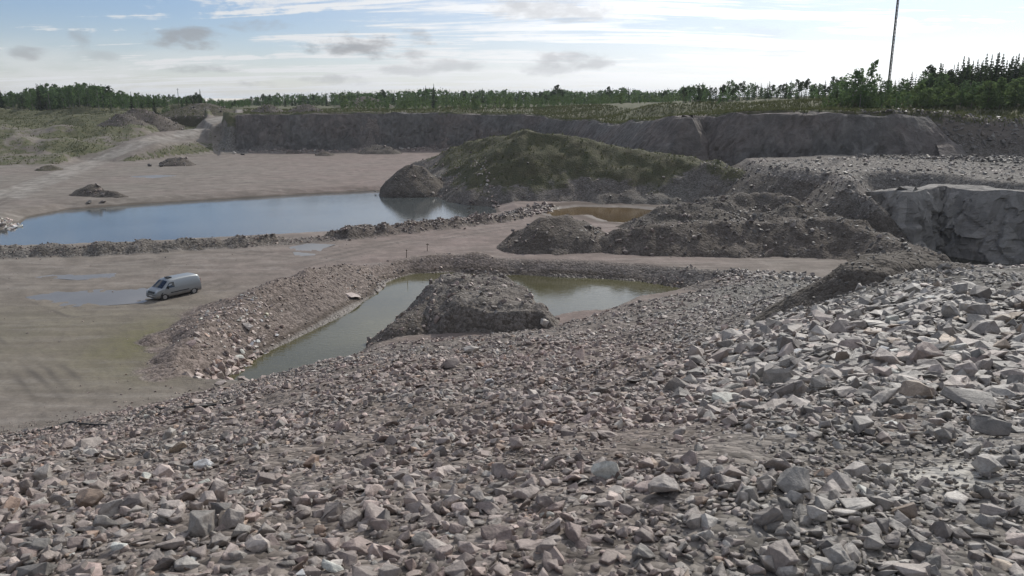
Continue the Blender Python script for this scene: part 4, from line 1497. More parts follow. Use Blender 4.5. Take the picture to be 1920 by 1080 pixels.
def tell_apart(lst, limit=9):
    """things that would share a label are told apart by their order in the row, where that can be counted"""
    by = {}
    for o, p in lst:
        by.setdefault(o['label'], []).append((p, o))
    for lab, l in by.items():
        l.sort(key=lambda a: a[0])
        if 1 < len(l) <= limit:
            for k, (p, o) in enumerate(l):
                w = ('left one' if k == 0 else 'right one') if len(l) == 2 else ('rightmost' if k == len(l) - 1 else ORD[k])
                o['label'] = f'{lab}, {w}'


tell_apart(NAMED)

# ------------------------------------------------------------------ trees
def quads(C, U, Vv):
    """centre, half axes -> quad soup"""
    n = len(C)
    P = np.stack([C - U - Vv, C + U - Vv * 0.6, C + U * 0.7 + Vv, C - U * 0.6 + Vv * 0.9], 1).reshape(-1, 3)
    F = np.arange(4 * n).reshape(-1, 4)
    return P, F


def trunk_arr(h, r0, r1, lean=0.0, sides=6, segs=4):
    V, F = [], []
    for k in range(segs + 1):
        z = h * k / segs
        r_ = r0 + (r1 - r0) * k / segs
        for s_ in range(sides):
            a = 2 * math.pi * s_ / sides
            V.append((r_ * math.cos(a) + lean * (z / h) ** 2, r_ * math.sin(a) + 0.4 * lean * (z / h), z))
    for k in range(segs):
        for s_ in range(sides):
            F.append((k * sides + s_, k * sides + (s_ + 1) % sides, (k + 1) * sides + (s_ + 1) % sides, (k + 1) * sides + s_))
    return np.array(V), np.array(F)


def spruce_arr(seed, dense=1.0):
    r = np.random.default_rng(seed)
    C, U, Vv = [], [], []
    nl = int(17 * dense)
    for k in range(nl):
        z = 0.07 + 0.91 * (k / (nl - 1)) ** 0.95
        R_ = (0.15 * (1 - z) ** 0.95 + 0.008) * r.uniform(0.72, 1.18)
        nb = max(4, int((10 - 5 * z) * dense))
        for b in range(nb):
            a = 2 * math.pi * (b + r.uniform(-.35, .35)) / nb
            rr = R_ * r.uniform(0.7, 1.15)
            d = np.array([math.cos(a), math.sin(a), -0.38 + 0.5 * z])
            side = np.array([-math.sin(a), math.cos(a), 0])
            C.append(np.array([0, 0, z + r.uniform(-.012, .012)]) + d * rr * 0.52)
            U.append(d * rr * 0.52)
            Vv.append(side * rr * r.uniform(0.20, 0.34) + np.array([0, 0, -0.012]))
            if r.random() < 0.7:
                C.append(C[-1] + np.array([0, 0, -0.012]))
                U.append(d * rr * 0.42)
                Vv.append(np.array([0, 0, 0.020]) + side * rr * 0.1)
    for k in range(5):
        C.append(np.array([0, 0, 0.965 + 0.006 * k]))
        a = r.uniform(0, 6.28)
        U.append(np.array([math.cos(a), math.sin(a), 0]) * 0.009)
        Vv.append(np.array([0, 0, 0.03]))
    return quads(np.array(C), np.array(U), np.array(Vv))


def leafy_arr(seed, n, z0, rx, clumps, leaf, top=1.0):
    r = np.random.default_rng(seed)
    cc = []
    for k in range(clumps):
        z = z0 + (top - z0) * (0.08 + 0.86 * (k + r.random()) / clumps)
        t_ = (z - z0) / (top - z0)
        R_ = rx * math.sin(math.pi * (0.16 + 0.78 * t_)) ** 0.8
        a = r.uniform(0, 6.28)
        rr = R_ * math.sqrt(r.random()) * 0.85
        cc.append((rr * math.cos(a), rr * math.sin(a), z, R_ * r.uniform(0.38, 0.62)))
    cc = np.array(cc)
    i = r.integers(0, clumps, n)
    d = r.normal(size=(n, 3))
    d /= np.linalg.norm(d, axis=1)[:, None]
    C = cc[i, :3] + d * (cc[i, 3] * r.uniform(0.35, 1.0, n) ** 0.6)[:, None] * np.array([1, 1, 0.95])
    C[:, 2] = np.clip(C[:, 2], 0.03, 1.01)
    u = r.normal(size=(n, 3))
    u /= np.linalg.norm(u, axis=1)[:, None]
    v = np.cross(u, r.normal(size=(n, 3)))
    v /= np.linalg.norm(v, axis=1)[:, None]
    l_ = leaf * r.uniform(0.55, 1.25, n)[:, None]
    return quads(C, u * l_, v * l_ * 0.75)


def limbs_arr(seed, h0, rx, n):
    r = np.random.default_rng(seed)
    Vs, Fs = trunk_arr(0.93, 0.016, 0.003, r.uniform(-.03, .03))
    off = len(Vs)
    Vs, Fs = [Vs], [Fs]
    for k in range(n):
        a = r.uniform(0, 6.28)
        z = h0 + (0.85 - h0) * k / n
        b, bf = trunk_arr(rx * r.uniform(.6, .95) * (1 - .5 * k / n), 0.006, 0.002, 0, 4, 1)
        el = r.uniform(0.5, 1.0)
        x, y, zz = b.T
        L_ = zz
        bb = np.c_[L_ * math.cos(a) * math.cos(el) + x, L_ * math.sin(a) * math.cos(el) + y, z + L_ * math.sin(el)]
        Vs.append(bb)
        Fs.append(bf + off)
        off += len(b)
    return np.vstack(Vs), np.vstack(Fs)


SPRUCE = [(spruce_arr(70 + k), trunk_arr(0.97, 0.016, 0.002)) for k in range(5)]
BIRCH = [(leafy_arr(80 + k, 460, 0.09, 0.21 + 0.02 * (k % 2), 17, 0.026), limbs_arr(85 + k, 0.28, 0.2, 7)) for k in range(5)]
SHRUB = [(leafy_arr(90 + k, 420, 0.02, 0.40, 17, 0.045), limbs_arr(95 + k, 0.08, 0.35, 8)) for k in range(5)]
PINE = [(leafy_arr(100 + k, 300, 0.50, 0.17, 12, 0.026), limbs_arr(105 + k, 0.5, 0.14, 6)) for k in range(3)]
TREEK = dict(spruce=(SPRUCE, M_SPRUCE, M_BARK), birch=(BIRCH, M_BIRCH, M_BIRCHBARK), shrub=(SHRUB, M_SHRUB, M_BARK), pine=(PINE, M_SPRUCE, M_BARK))
NAMES = dict(spruce='spruce_tree', birch='birch_tree', shrub='willow_shrub', pine='pine_tree')
CATS = dict(spruce='spruce', birch='birch', shrub='shrub', pine='pine')
_tm = {}


def tree_meshes(kind, k):
    if (kind, k) not in _tm:
        (cv, cf), (tv, tf) = TREEK[kind][0][k]
        _tm[kind, k] = (np_mesh('crown', cv, cf, [TREEK[kind][1]], False), np_mesh('trunk', tv, tf, [TREEK[kind][2]], True))
        v = np.vstack([cv, tv])
        f = np.vstack([cf, tf + len(cv)])
        _tm[kind, k, 'one'] = np_mesh(NAMES[kind], v, f, [TREEK[kind][1], TREEK[kind][2]], False, matidx=np.r_[np.zeros(len(cf)), np.ones(len(tf))].astype(np.int32))
    return _tm[kind, k]


TRNG = np.random.default_rng(77)


def tree(kind, x, y, H, label, group=None, parts=True, wide=1.0):
    k = int(TRNG.integers(len(TREEK[kind][0])))
    cr, tr = tree_meshes(kind, k)
    z = gz(x, y) - 0.15
    wd = H * wide * {'spruce': 1.15, 'pine': 1.3, 'birch': 1.15, 'shrub': 1.0}[kind] * TRNG.uniform(0.85, 1.15)
    rz = TRNG.uniform(0, 6.28)
    if parts:
        o = empty(NAMES[kind], (x, y, z), rz)
        o.scale = (wd, wd, H)
        obj('trunk', tr, o)
        obj('crown', cr, o)
    else:
        o = obj(NAMES[kind], _tm[kind, k, 'one'])
        o.location = (x, y, z)
        o.rotation_euler = (0, 0, rz)
        o.scale = (wd, wd, H)
    return tag(o, label, CATS[kind], group)


SKYL = np.array([(-200, 168), (0, 166), (40, 168), (80, 155), (130, 152), (200, 154), (215, 167), (300, 175), (350, 178), (372, 172), (385, 182), (440, 186), (475, 180), (520, 174), (600, 172), (645, 168), (700, 170), (780, 165), (815, 160),
                 (850, 168), (930, 166), (1000, 169), (1045, 163), (1100, 170), (1165, 161), (1220, 169), (1290, 158), (1350, 150), (1400, 149), (1450, 154), (1510, 147), (1540, 152), (1575, 138), (1640, 138), (1700, 128), (1760, 120), (1800, 104), (1850, 98), (1900, 96), (1990, 88), (2200, 90)])


def forest(n, p0, p1, y0, y1, kinds, label, group, lo, hi, parts, cap=99, seed=0):
    r = np.random.default_rng(8000 + seed)
    for i in range(n):
        ppx = p0 + (p1 - p0) * (i + r.uniform(0.05, 0.95)) / n
        Y = r.uniform(y0, y1)
        q = qdir(ppx, Y, 17)
        X = q * Y
        zb = gz(X, Y)
        ytop = np.interp(ppx, SKYL[:, 0], SKYL[:, 1])
        ztop = CAMZ - Y * tan_y(ytop)
        H = min(max(2.5, (ztop - zb) * r.uniform(lo, hi)), cap * r.uniform(.8, 1.1))
        kd = r.choice(list(kinds), p=list(kinds.values()))
        nm = {'spruce': 'pointed spruce', 'birch': 'birch', 'shrub': 'willow shrub', 'pine': 'rounded pine'}[kd]
        hh_ = (H / (ztop - zb))
        sz_ = 'tall' if hh_ > hi - (hi - lo) * .33 else ('low' if hh_ < lo + (hi - lo) * .33 else 'middling')
        mark = [w for lim, w in MARKS if ppx < lim][0]
        o = tree(kd, X, Y, H, f'{sz_} {nm} {label}, {mark}', f'{NAMES[kd].split("_")[0]} trees {group}', parts)
        TREES.append((o, ppx))


TREES = []
MARKS = [(60, 'at left edge'), (130, 'left of the gravel heap'), (210, 'left behind the gravel heap'), (300, 'behind the pale heap'), (385, 'near the thin pole'), (450, 'above the haul road top'), (530, 'above left wall corner'),
         (620, 'behind the rim heaps'), (700, 'beside the far stockpile'), (790, 'right of the far stockpile'), (850, 'near the lone spruce'), (940, 'left of the mound peak'), (1030, 'behind the mound peak'), (1120, 'right of the mound peak'), (1210, 'left of the lone bush'),
         (1290, 'near the lone bush'), (1370, 'above right wall start'), (1450, 'above right wall'), (1520, 'above middle of right wall'), (1580, 'left of the broad birch'), (1650, 'left of the mast'), (1720, 'right of the mast'), (1780, 'far right'), (1830, 'far right of the mast'), (1885, 'near right edge'), (1925, 'against right edge'), (9999, 'at right edge')]


forest(66, 1735, 1990, 205, 232, dict(spruce=.95, pine=.05), 'in the tall dark row', 'in the tall row at far right', .74, 1.06, True, seed=1)
forest(46, 1575, 1960, 182, 200, dict(shrub=.6, birch=.4), 'in the rim thicket', 'in the thicket at right', .34, .62, True, 7.5, seed=2)
forest(40, 1560, 1780, 196, 225, dict(birch=.5, spruce=.4, pine=.1), 'round the mast foot', 'round the mast', .55, .95, True, seed=3)
forest(64, 1280, 1580, 262, 325, dict(pine=.4, spruce=.3, birch=.3), 'in the wood', 'in the wood left of the mast', .62, 1.06, False, seed=4)
forest(78, -30, 445, 345, 378, dict(birch=.7, pine=.15, spruce=.15), 'in the leafy left wood', 'above the left bank', .72, 1.04, False, seed=5)
forest(70, 470, 1290, 430, 500, dict(spruce=.45, pine=.3, birch=.25), 'in the distant wood', 'behind the far wall', .65, 1.10, False, seed=6)
forest(40, 640, 1260, 330, 400, dict(birch=.6, shrub=.4), 'in the low rim thicket', 'in the low thicket behind the far wall', .45, .75, False, 8, seed=7)


def lone(px, Y, ytop, kind, lab, wide=1.0):
    q = qdir(px, Y, 17)
    X = q * Y
    tree(kind, X, Y, CAMZ - Y * tan_y(ytop) - gz(X, Y), lab, None, True, wide)


lone(1630, 192, 108, 'birch', 'tall thin birch rising above the thicket left of the mast', 0.62)
lone(1597, 194, 124, 'birch', 'broad open crowned birch left of the thin tall birch', 1.15)
lone(1612, 190, 132, 'birch', 'lower birch between the broad birch and the thin tall one', 0.8)
lone(1919, 200, 84, 'spruce', 'tallest spruce cut by the right edge of the picture', 1.1)
lone(814, 380, 157, 'spruce', 'lone tall spruce standing above the distant wood', 1.0)
lone(377, 352, 167, 'spruce', 'dark spruce standing alone right of the thin far pole', 1.0)
lone(1046, 395, 158, 'pine', 'dark round topped pine higher than the wood behind the grassy mound', 1.2)
lone(1257, 255, 186, 'shrub', 'small dark bush standing alone on the grass in front of the wood', 0.8)


tell_apart(TREES)


def low_tree_arr(kind, r):
    if kind == 0:
        return spruce_arr(int(r.integers(1e6)), 0.55)
    return leafy_arr(int(r.integers(1e6)), 70, 0.1, 0.22, 8, 0.06)


def wood(name, label, n, p0, p1, y0, y1, lo, hi, mats, seed, mixp=0.5):
    r = np.random.default_rng(9000 + seed)
    pro = [low_tree_arr(k % 2, r) for k in range(10)]
    Vs, Fs, Ms = [], [], []
    off = 0
    ppx = r.uniform(p0, p1, n)
    Y = r.uniform(y0, y1, n)
    q = (ppx - 960) / FPX * 0.975
    X = q * Y
    zb = ground(X, Y)
    ytop = np.interp(ppx, SKYL[:, 0], SKYL[:, 1])
    H = np.clip((CAMZ - Y * np.array([tan_y(v) for v in ytop]) - zb) * r.uniform(lo, hi, n), 2, 26)
    for i in range(n):
        kd = 0 if r.random() < mixp else 1
        v, f = pro[int(r.integers(5)) * 2 + kd]
        a = r.uniform(0, 6.28)
        c, s_ = math.cos(a), math.sin(a)
        w = H[i] * r.uniform(.9, 1.3)
        vv = np.c_[(v[:, 0] * c - v[:, 1] * s_) * w + X[i], (v[:, 0] * s_ + v[:, 1] * c) * w + Y[i], v[:, 2] * H[i] + zb[i] - 0.2]
        Vs.append(vv)
        Fs.append(f + off)
        Ms.append(np.full(len(f), kd))
        off += len(v)
    o = obj(name, np_mesh(name, np.vstack(Vs), np.vstack(Fs), mats, False, matidx=np.concatenate(Ms)))
    return tag(o, label, 'wood', kind='stuff')


wood('wood', 'deep mixed wood filling the horizon behind the far wall', 1400, 430, 1320, 470, 640, .7, 1.0, [M_SPRUCE, M_BIRCH], 1, .6)
wood('wood', 'deep leafy wood behind the left bank', 800, -260, 470, 372, 470, .6, .97, [M_SPRUCE, M_BIRCH], 2, .25)
wood('wood', 'deep dark wood behind the trees at right', 520, 1280, 2250, 240, 360, .5, .78, [M_SPRUCE, M_BIRCH], 3, .85)
wood('thicket', 'dense low willow thicket at the foot of the right wood', 420, 1540, 2250, 184, 215, .16, .42, [M_SHRUB, M_SHRUB], 4, 0.0)
wood('thicket', 'young birch thicket along the rim of the far wall', 420, 640, 1280, 330, 430, .25, .62, [M_BIRCH, M_SHRUB], 5, 0.1)

# ------------------------------------------------------------------ grass
def grass(name, label, X, Y, hh, seed, wide=0.5):
    r = np.random.default_rng(seed)
    n = len(X)
    z = surf(X, Y) - 0.04
    nb = 5
    a = r.uniform(0, 6.28, (n, nb))
    h_ = hh[:, None] * r.uniform(.5, 1.1, (n, nb))
    sp = wide * hh[:, None] * r.uniform(.2, 1.0, (n, nb))
    bx_, by_ = X[:, None] + sp * 0.5 * np.cos(a), Y[:, None] + sp * 0.5 * np.sin(a)
    w = hh[:, None] * 0.14
    tx, ty = bx_ + np.cos(a) * sp * 0.6, by_ + np.sin(a) * sp * 0.6
    zz = np.repeat(z[:, None], nb, 1)
    P = np.stack([np.stack([bx_ - w * np.sin(a), by_ + w * np.cos(a), zz], -1), np.stack([bx_ + w * np.sin(a), by_ - w * np.cos(a), zz], -1), np.stack([tx, ty, zz + h_], -1)], 2).reshape(-1, 3)
    F = np.arange(len(P)).reshape(-1, 3)
    return tag(obj(name, np_mesh(name, P, F, [M_GRASS], False)), label, 'grass', kind='stuff')


r = np.random.default_rng(9101)
fn, b, _ = [h for h in HEAPS if 'overgrown' in h[2]['label']][0]
X, Y = r.uniform(b[0], b[1], 16000), r.uniform(b[2], b[3], 16000)
z = fn(X, Y)
m = (z > ground(X, Y) + .1) & (M3G(X, Y, z) > r.uniform(0.3, .75, len(X)))
grass('grass', 'green grass tufts over the overgrown spoil mound', X[m], Y[m], r.uniform(.22, .6, m.sum()), 1)
n = 26000
q = np.concatenate([r.uniform(qdir(1000, 250), qdir(1990, 200), n - 8000), r.uniform(qdir(460, 300), qdir(1150, 300), 8000)])
d = r.uniform(4, 75, n) ** 1.0
Yw = np.interp(q, RQ, RY) + d
X = q * Yw
g_, gg = ground(X, Yw, True)
m = (g_ > gg['zp'] - 1.2)
grass('grass', 'dry grass on the rim above the right wall', X[m], Yw[m], r.uniform(.3, .9, m.sum()), 2)
q = r.uniform(qdir(-60, 260), qdir(440, 260), 15000)
d = r.uniform(2, 115, 15000)
Yw = np.interp(q, RQ, RY) + d
X = q * Yw
_, gg = ground(X, Yw, True)
m = (gg['rd'] > 8) & (fbm(X, Yw, 12, 3, 131) > r.uniform(-.9, .5, 15000))
grass('grass', 'yellowish grass on the terraced left bank', X[m], Yw[m], r.uniform(.25, .65, m.sum()), 3)

# ------------------------------------------------------------------ mast, pole, stakes, hose
M_STEEL = simple('galvanised_steel', (0.04, 0.038, 0.036), 0.8, 0.0)
M_DARK = simple('dark_rubber', (0.018, 0.018, 0.018), 0.7)
M_WOOD = simple('weathered_wood', (0.10, 0.075, 0.055), 0.9, vary=.3)


def tube(bm, a, b, r0, r1=None, n=8):
    a, b = Vector(a), Vector(b)
    d = b - a
    mtx = Matrix.Translation((a + b) / 2) @ d.to_track_quat('Z', 'Y').to_matrix().to_4x4()
    bmesh.ops.create_cone(bm, cap_ends=True, segments=n, radius1=r0, radius2=r0 if r1 is None else r1, depth=d.length, matrix=mtx)


def boxm(bm, c, s_, rot=None):
    m_ = Matrix.Translation(c)
    if rot is not None:
        m_ = m_ @ rot.to_matrix().to_4x4()
    bmesh.ops.create_cube(bm, size=1, matrix=m_ @ Matrix.Diagonal((*s_, 1)))


my = 206
mx_ = qdir(1664, my, 20) * my
mz = gz(mx_, my)
mast = empty('radio_mast', (mx_, my, mz))
tag(mast, 'tall thin lattice mast rising out of the trees at right', 'mast')
MH = 52
for k in range(3):
    a = k * 2 * math.pi / 3
    bm = bmesh.new()
    tube(bm, (0.27 * math.cos(a), 0.27 * math.sin(a), -0.2), (0.2 * math.cos(a), 0.2 * math.sin(a), MH), 0.11, 0.09, 6)
    bm_obj('leg', bm, M_STEEL, mast)
bm = bmesh.new()
nb = 60
for k in range(nb):
    z0, z1 = MH * k / nb, MH * (k + 1) / nb
    r0 = 0.27 - 0.07 * k / nb
    for j in range(3):
        a, b = j * 2 * math.pi / 3, (j + 1) * 2 * math.pi / 3
        tube(bm, (r0 * math.cos(a), r0 * math.sin(a), z0), (r0 * math.cos(b), r0 * math.sin(b), z1), 0.025, None, 4)
o = bm_obj('bracing', bm, M_STEEL, mast)
o['kind'] = 'stuff'
for k, (zz, sx, sy) in enumerate([(37.2, .35, .9), (35.2, -.4, .6), (38.6, .3, .5)]):
    bm = bmesh.new()
    boxm(bm, (sx, 0.0, zz), (0.32, 0.28, sy))
    tube(bm, (0, 0, zz), (sx, 0, zz), 0.04, None, 6)
    bmesh.ops.bevel(bm, geom=[e for e in bm.edges if e.calc_length() > 0.25], offset=0.03, segments=1, affect='EDGES')
    bm_obj('antenna', bm, M_STEEL, mast)
bm = bmesh.new()
tube(bm, (-.45, 0, 34.4), (.3, 0, 34.7), 0.05, None, 6)
bm_obj('bracket', bm, M_STEEL, mast)
py_ = 352
px_ = qdir(336, py_, 16) * py_
pole = empty('pole', (px_, py_, gz(px_, py_)))
tag(pole, 'thin far pole sticking up above the leafy wood at left', 'pole')
bm = bmesh.new()
tube(bm, (0, 0, -.3), (0, 0, 11.5), 0.16, 0.10, 8)
bm_obj('shaft', bm, M_STEEL, pole)
bm = bmesh.new()
tube(bm, (-.5, 0, 11.0), (.5, 0, 11.0), 0.06, None, 6)
bm_obj('crossbar', bm, M_STEEL, pole)

for k, (sx, sy, lab) in enumerate([(762, 483, 'short thin stake on the bank crest, the left one of two'), (801, 471, 'thicker stake with a cross piece on the bank crest, the right one of two')]):
    x, y, z, dep = hit(sx, sy)
    o = empty('stake', (x, y, z), 0.3)
    tag(o, lab, 'stake')
    bm = bmesh.new()
    tube(bm, (0, 0, -.3), (0.05, 0, 1.0), 0.05, 0.035, 6)
    bm_obj('post', bm, M_WOOD, o)
    bm = bmesh.new()
    boxm(bm, (0.05, 0, 0.86), (0.34 if k else 0.16, 0.05, 0.09))
    bm_obj('cross_piece', bm, M_WOOD, o)

# hose lying along the foot of the slope
hp = []
for a, b in [(-40, 832), (0, 822), (45, 816), (90, 806), (130, 793), (150, 796), (205, 799), (250, 788), (268, 773), (300, 768), (350, 766), (400, 762), (440, 757)]:
    x, y, z, _ = hit(a, b)
    hp.append(Vector((x, y, z + 0.06)))
bm = bmesh.new()
prev = None
pts = []
for i in range(len(hp) - 1):
    p0, p1, p2, p3 = hp[max(i - 1, 0)], hp[i], hp[i + 1], hp[min(i + 2, len(hp) - 1)]
    for j in range(8):
        u = j / 8
        p = 0.5 * ((2 * p1) + (p2 - p0) * u + (2 * p0 - 5 * p1 + 4 * p2 - p3) * u * u + (3 * p1 - p0 - 3 * p2 + p3) * u ** 3)
        p.z = max(p.z, sz(p.x, p.y) + 0.05)
        pts.append(p)
rings = []
for i, p in enumerate(pts):
    d = (pts[min(i + 1, len(pts) - 1)] - pts[max(i - 1, 0)]).normalized()
    s1_ = d.cross(Vector((0, 0, 1))).normalized()
    u1 = s1_.cross(d)
    rings.append([bm.verts.new(p + (s1_ * math.cos(a) + u1 * math.sin(a)) * 0.05) for a in [k * math.pi / 3 for k in range(6)]])
for A, B in zip(rings[:-1], rings[1:]):
    for k in range(6):
        bm.faces.new((A[k], A[(k + 1) % 6], B[(k + 1) % 6], B[k]))
o = bm_obj('hose', bm, M_DARK, None, True)
tag(o, 'thin black hose lying along the foot of the stony slope', 'hose')

# dead branches in the wide pond
for k, (a, b, lab) in enumerate([(880, 392, 'dead branch sticking out of the wide pond near its right end'), (884, 398, 'lower dead branch in the wide pond near its right end')]):
    x, y, z = PZ(a, b, -1.0)
    bm = bmesh.new()
    rr = random.Random(k)
    for j in range(5):
        x0 = rr.uniform(-1.2, 1.0)
        tube(bm, (x0, rr.uniform(-.3, .3), -.1), (x0 + rr.uniform(-.7, 1.1), rr.uniform(-.5, .5), rr.uniform(.1, .4)), 0.045, 0.02, 5)
    o = bm_obj('dead_branch', bm, M_WOOD)
    o.location = (x, y, z)
    tag(o, lab, 'branch')

# ------------------------------------------------------------------ the van
M_PAINT = simple('silver_paint', (0.22, 0.245, 0.255), 0.34, 0.45, 0.03, 2.0, 0.5)
def mat_paint():
    m, t = newmat('dusty_silver_paint')
    v = t.add('ShaderNodeTexCoord').outputs['Object']
    z = t.add('ShaderNodeSeparateXYZ', inp={0: v}).outputs[2]
    n = t.noise(v, 3.0, 5, 0.65)
    mud = t.ramp(t.math('ADD', z, t.math('MULTIPLY', n, 0.5)), 0.55, 1.15, 0.75, 0.08)
    c = t.mix(mud, (0.31, 0.33, 0.335), (0.16, 0.135, 0.11))
    p = finish(m, t, c, t.math('ADD', 0.30, t.math('MULTIPLY', mud, 0.5)), spec=0.5)
    t.l.new(t.math('SUBTRACT', 0.45, t.math('MULTIPLY', mud, 0.5), clamp=True), p.inputs['Metallic'])
    return m


M_PAINT = mat_paint()
M_TRIM = simple('dark_plastic', (0.022, 0.023, 0.024), 0.55)
M_GLASS = simple('tinted_glass', (0.010, 0.012, 0.014), 0.06, 0.0, 0.05, 1.0, 0.8)
M_LAMP = simple('lamp_lens', (0.55, 0.57, 0.58), 0.12, 0.2)
M_RED = simple('red_lens', (0.25, 0.012, 0.010), 0.2)
M_RIM = simple('alloy_rim', (0.38, 0.39, 0.40), 0.35, 0.7)
M_PLATE = simple('plate_white', (0.6, 0.6, 0.58), 0.5)

PROF = [(-2.38, .95, .95), (-2.37, 1.30, .95), (-2.33, 1.60, .95), (-2.24, 1.80, .96), (-2.05, 1.875, .97), (-1.2, 1.905, .98), (-.3, 1.905, .98), (.4, 1.885, .98), (.80, 1.84, .98), (1.00, 1.745, .98), (1.25, 1.55, .975), (1.50, 1.345, .97), (1.72, 1.165, .96),
        (1.82, 1.11, .955), (2.05, 1.045, .94), (2.24, .96, .91), (2.34, .84, .87), (2.39, .66, .82)]
px_s = [p[0] for p in PROF]


def sect(x):
    top = np.interp(x, px_s, [p[1] for p in PROF])
    w = np.interp(x, px_s, [p[2] for p in PROF])
    belt = min(1.08, top - 0.06)
    tw = w * (1 - 0.145 * max(0, (top - 1.0)) / 0.9)
    return [(w * .90, .27), (w * .965, .36), (w, .62), (w * .992, .82 if belt > .86 else belt - .05), (w * .985, belt), (tw * .985 + (w - tw) * .45, (belt + top) / 2), (tw * .97, top - .13 if top > 1.3 else top - .035), (tw * .90, top - .035 if top > 1.3 else top - .015), (tw * .70, top), (0, top + .022)]


def sidept(x, z, off=0.0):
    s_ = sect(x)
    y = np.interp(z, [p[1] for p in s_[:7]], [p[0] for p in s_[:7]])
    return Vector((x, y + off, z))


A0, B0 = Vector(PZ(311, 562, 0)), Vector(PZ(362, 550.5, 0))
hd = (A0 - B0).normalized()
vrot = math.atan2(hd.y, hd.x)
left = Vector((-hd.y, hd.x, 0))
mid = (A0 + B0) / 2
side_sign = 1 if left.dot(-mid) > 0 else -1          # which flank faces the slope
vc = mid - left * side_sign * 0.86 - hd * 0.02
vz = np.mean([gz(vc.x + hd.x * f, vc.y + hd.y * f) for f in (-1.5, 0, 1.5)])
van = empty('panel_van', (vc.x, vc.y, vz), vrot)
tag(van, 'silver grey panel van parked on the pit floor beside a puddle', 'van')
bm = bmesh.new()
rows = []
for x in px_s:
    s_ = sect(x)
    ring = [bm.verts.new((x, y, z)) for y, z in s_] + [bm.verts.new((x, -y, z)) for y, z in s_[:-1][::-1]]
    rows.append(ring)
for A, B in zip(rows[:-1], rows[1:]):
    for k in range(len(A)):
        bm.faces.new((A[k], A[(k + 1) % len(A)], B[(k + 1) % len(A)], B[k]))
bm.faces.new(rows[0][::-1])
bm.faces.new(rows[-1])
body = bm_obj('body', bm, M_PAINT, van, True)
for e in body.data.edges:
    pass


def patch(name, pts, mat, parent=van, depth=0.012):
    """a slightly raised panel from a loop of points"""
    bm = bmesh.new()
    vs = [bm.verts.new(p) for p in pts]
    f = bm.faces.new(vs)
    f.normal_update()
    n = f.normal.copy()
    ctr = f.calc_center_median()
    ref = Vector((ctr.x * .3, ctr.y, ctr.z - 0.7))
    if n.dot(ref) < 0:
        n = -n
    r_ = bmesh.ops.extrude_face_region(bm, geom=[f])
    for v in [g for g in r_['geom'] if isinstance(g, bmesh.types.BMVert)]:
        v.co += n * depth
    return bm_obj(name, bm, mat, parent)


def both(name, pts, mat, depth=0.012, parent=van):
    patch(name, pts, mat, parent, depth)
    patch(name, [Vector((p.x, -p.y, p.z)) for p in pts], mat, parent, depth)


def topx(x, yy, off=0.006):
    s_ = sect(x)
    z = np.interp(abs(yy), [p[0] for p in s_[::-1][:4]], [p[1] for p in s_[::-1][:4]])
    return Vector((x, yy, z + off))


# windscreen follows the sloping front
bm = bmesh.new()
xs_ = [1.03, 1.2, 1.4, 1.6, 1.74]
yf = [-1, -.6, -.2, .2, .6, 1]
gr = []
for x in xs_:
    hw = np.interp(x, [1.03, 1.74], [0.68, 0.80])
    gr.append([bm.verts.new(topx(x, f * hw, 0.014)) for f in yf])
for A, B in zip(gr[:-1], gr[1:]):
    for k in range(5):
        bm.faces.new((A[k], A[k + 1], B[k + 1], B[k]))
bm_obj('windscreen', bm, M_GLASS, van, True)
both('front_window', [sidept(1.42, 1.12), sidept(.48, 1.12), sidept(.48, 1.62), sidept(.86, 1.62), sidept(1.05, 1.52)], M_GLASS)
both('door_seam', [sidept(.42, .42), sidept(.40, .42), sidept(.40, 1.66), sidept(.42, 1.66)], M_TRIM, 0.006)
both('door_seam', [sidept(-.78, .42), sidept(-.80, .42), sidept(-.80, 1.66), sidept(-.78, 1.66)], M_TRIM, 0.006)
both('side_rail', [sidept(.38, 1.10), sidept(-2.2, 1.10), sidept(-2.2, 1.145), sidept(.38, 1.145)], M_PAINT, 0.014)
both('rubbing_strip', [sidept(.95, .60), sidept(-1.0, .60), sidept(-1.0, .68), sidept(.95, .68)], M_TRIM, 0.012)
both('headlight', [Vector((2.30, .58, .88)), Vector((2.30, .82, .84)), Vector((2.12, .90, .98)), Vector((2.14, .74, 1.03)), Vector((2.22, .58, .985))], M_LAMP, 0.035)
both('tail_light', [Vector((-2.385, .82, .95)), Vector((-2.385, .92, .95)), Vector((-2.345, .88, 1.42)), Vector((-2.345, .80, 1.42))], M_RED, 0.03)
patch('grille', [Vector((2.385, -.5, .70)), Vector((2.385, .5, .70)), Vector((2.30, .52, .90)), Vector((2.30, -.52, .90))], M_TRIM, van, 0.03)
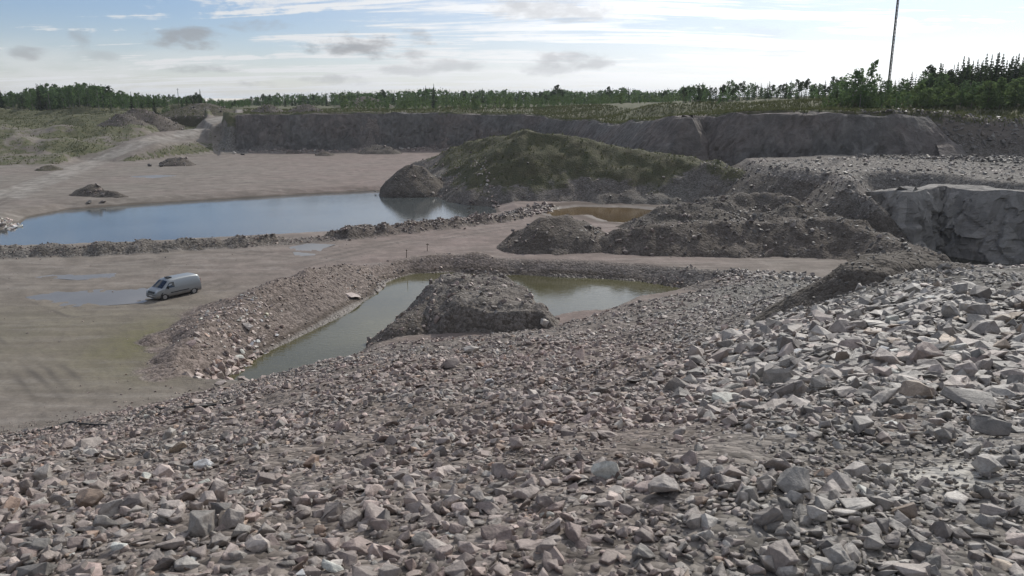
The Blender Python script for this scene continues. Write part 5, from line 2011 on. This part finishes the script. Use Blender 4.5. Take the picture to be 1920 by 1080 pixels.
bm = bmesh.new()
boxm(bm, (2.36, 0, .44), (.16, 1.66, .30))
bmesh.ops.bevel(bm, geom=bm.edges[:], offset=.06, segments=2, affect='EDGES')
bm_obj('bumper', bm, M_PAINT, van, True)
bm = bmesh.new()
boxm(bm, (-2.38, 0, .45), (.14, 1.78, .28))
bmesh.ops.bevel(bm, geom=bm.edges[:], offset=.05, segments=2, affect='EDGES')
bm_obj('bumper', bm, M_TRIM, van, True)
bm = bmesh.new()
boxm(bm, (2.445, 0, .50), (.015, .52, .11))
bm_obj('number_plate', bm, M_PLATE, van)
bm = bmesh.new()
boxm(bm, (.50, 0, 1.945), (.46, .62, .085))
bmesh.ops.bevel(bm, geom=bm.edges[:], offset=.03, segments=2, affect='EDGES')
bm_obj('roof_hatch', bm, M_TRIM, van)
for y in (.98, -.98):
    bm = bmesh.new()
    boxm(bm, (1.22, y * 1.06, 1.18), (.10, .20, .26))
    bmesh.ops.bevel(bm, geom=bm.edges[:], offset=.035, segments=2, affect='EDGES')
    bm_obj('wing_mirror', bm, M_TRIM, van)
for wx in (1.60, -1.53):
    for sy in (1, -1):
        bm = bmesh.new()
        tube(bm, (wx, sy * .70, .40), (wx, sy * .955, .40), 0.415, None, 24)
        bm_obj('wheel_arch', bm, M_TRIM, van)
        wh = empty('wheel', (wx, sy * .86, .325))
        wh.parent = van
        bm = bmesh.new()
        tube(bm, (0, sy * -.10, 0), (0, sy * .11, 0), 0.325, None, 28)
        bmesh.ops.bevel(bm, geom=[e for e in bm.edges if len(e.link_faces) == 2 and e.calc_face_angle() > 1], offset=.03, segments=2, affect='EDGES')
        bm_obj('tyre', bm, M_DARK, wh)
        bm = bmesh.new()
        tube(bm, (0, sy * .08, 0), (0, sy * .12, 0), 0.21, .20, 20)
        for k in range(5):
            a = k * 2 * math.pi / 5
            boxm(bm, (math.cos(a) * .11, sy * .122, math.sin(a) * .11), (.17, .02, .05), Euler((0, -a, 0)))
        bm_obj('rim', bm, M_RIM, wh)
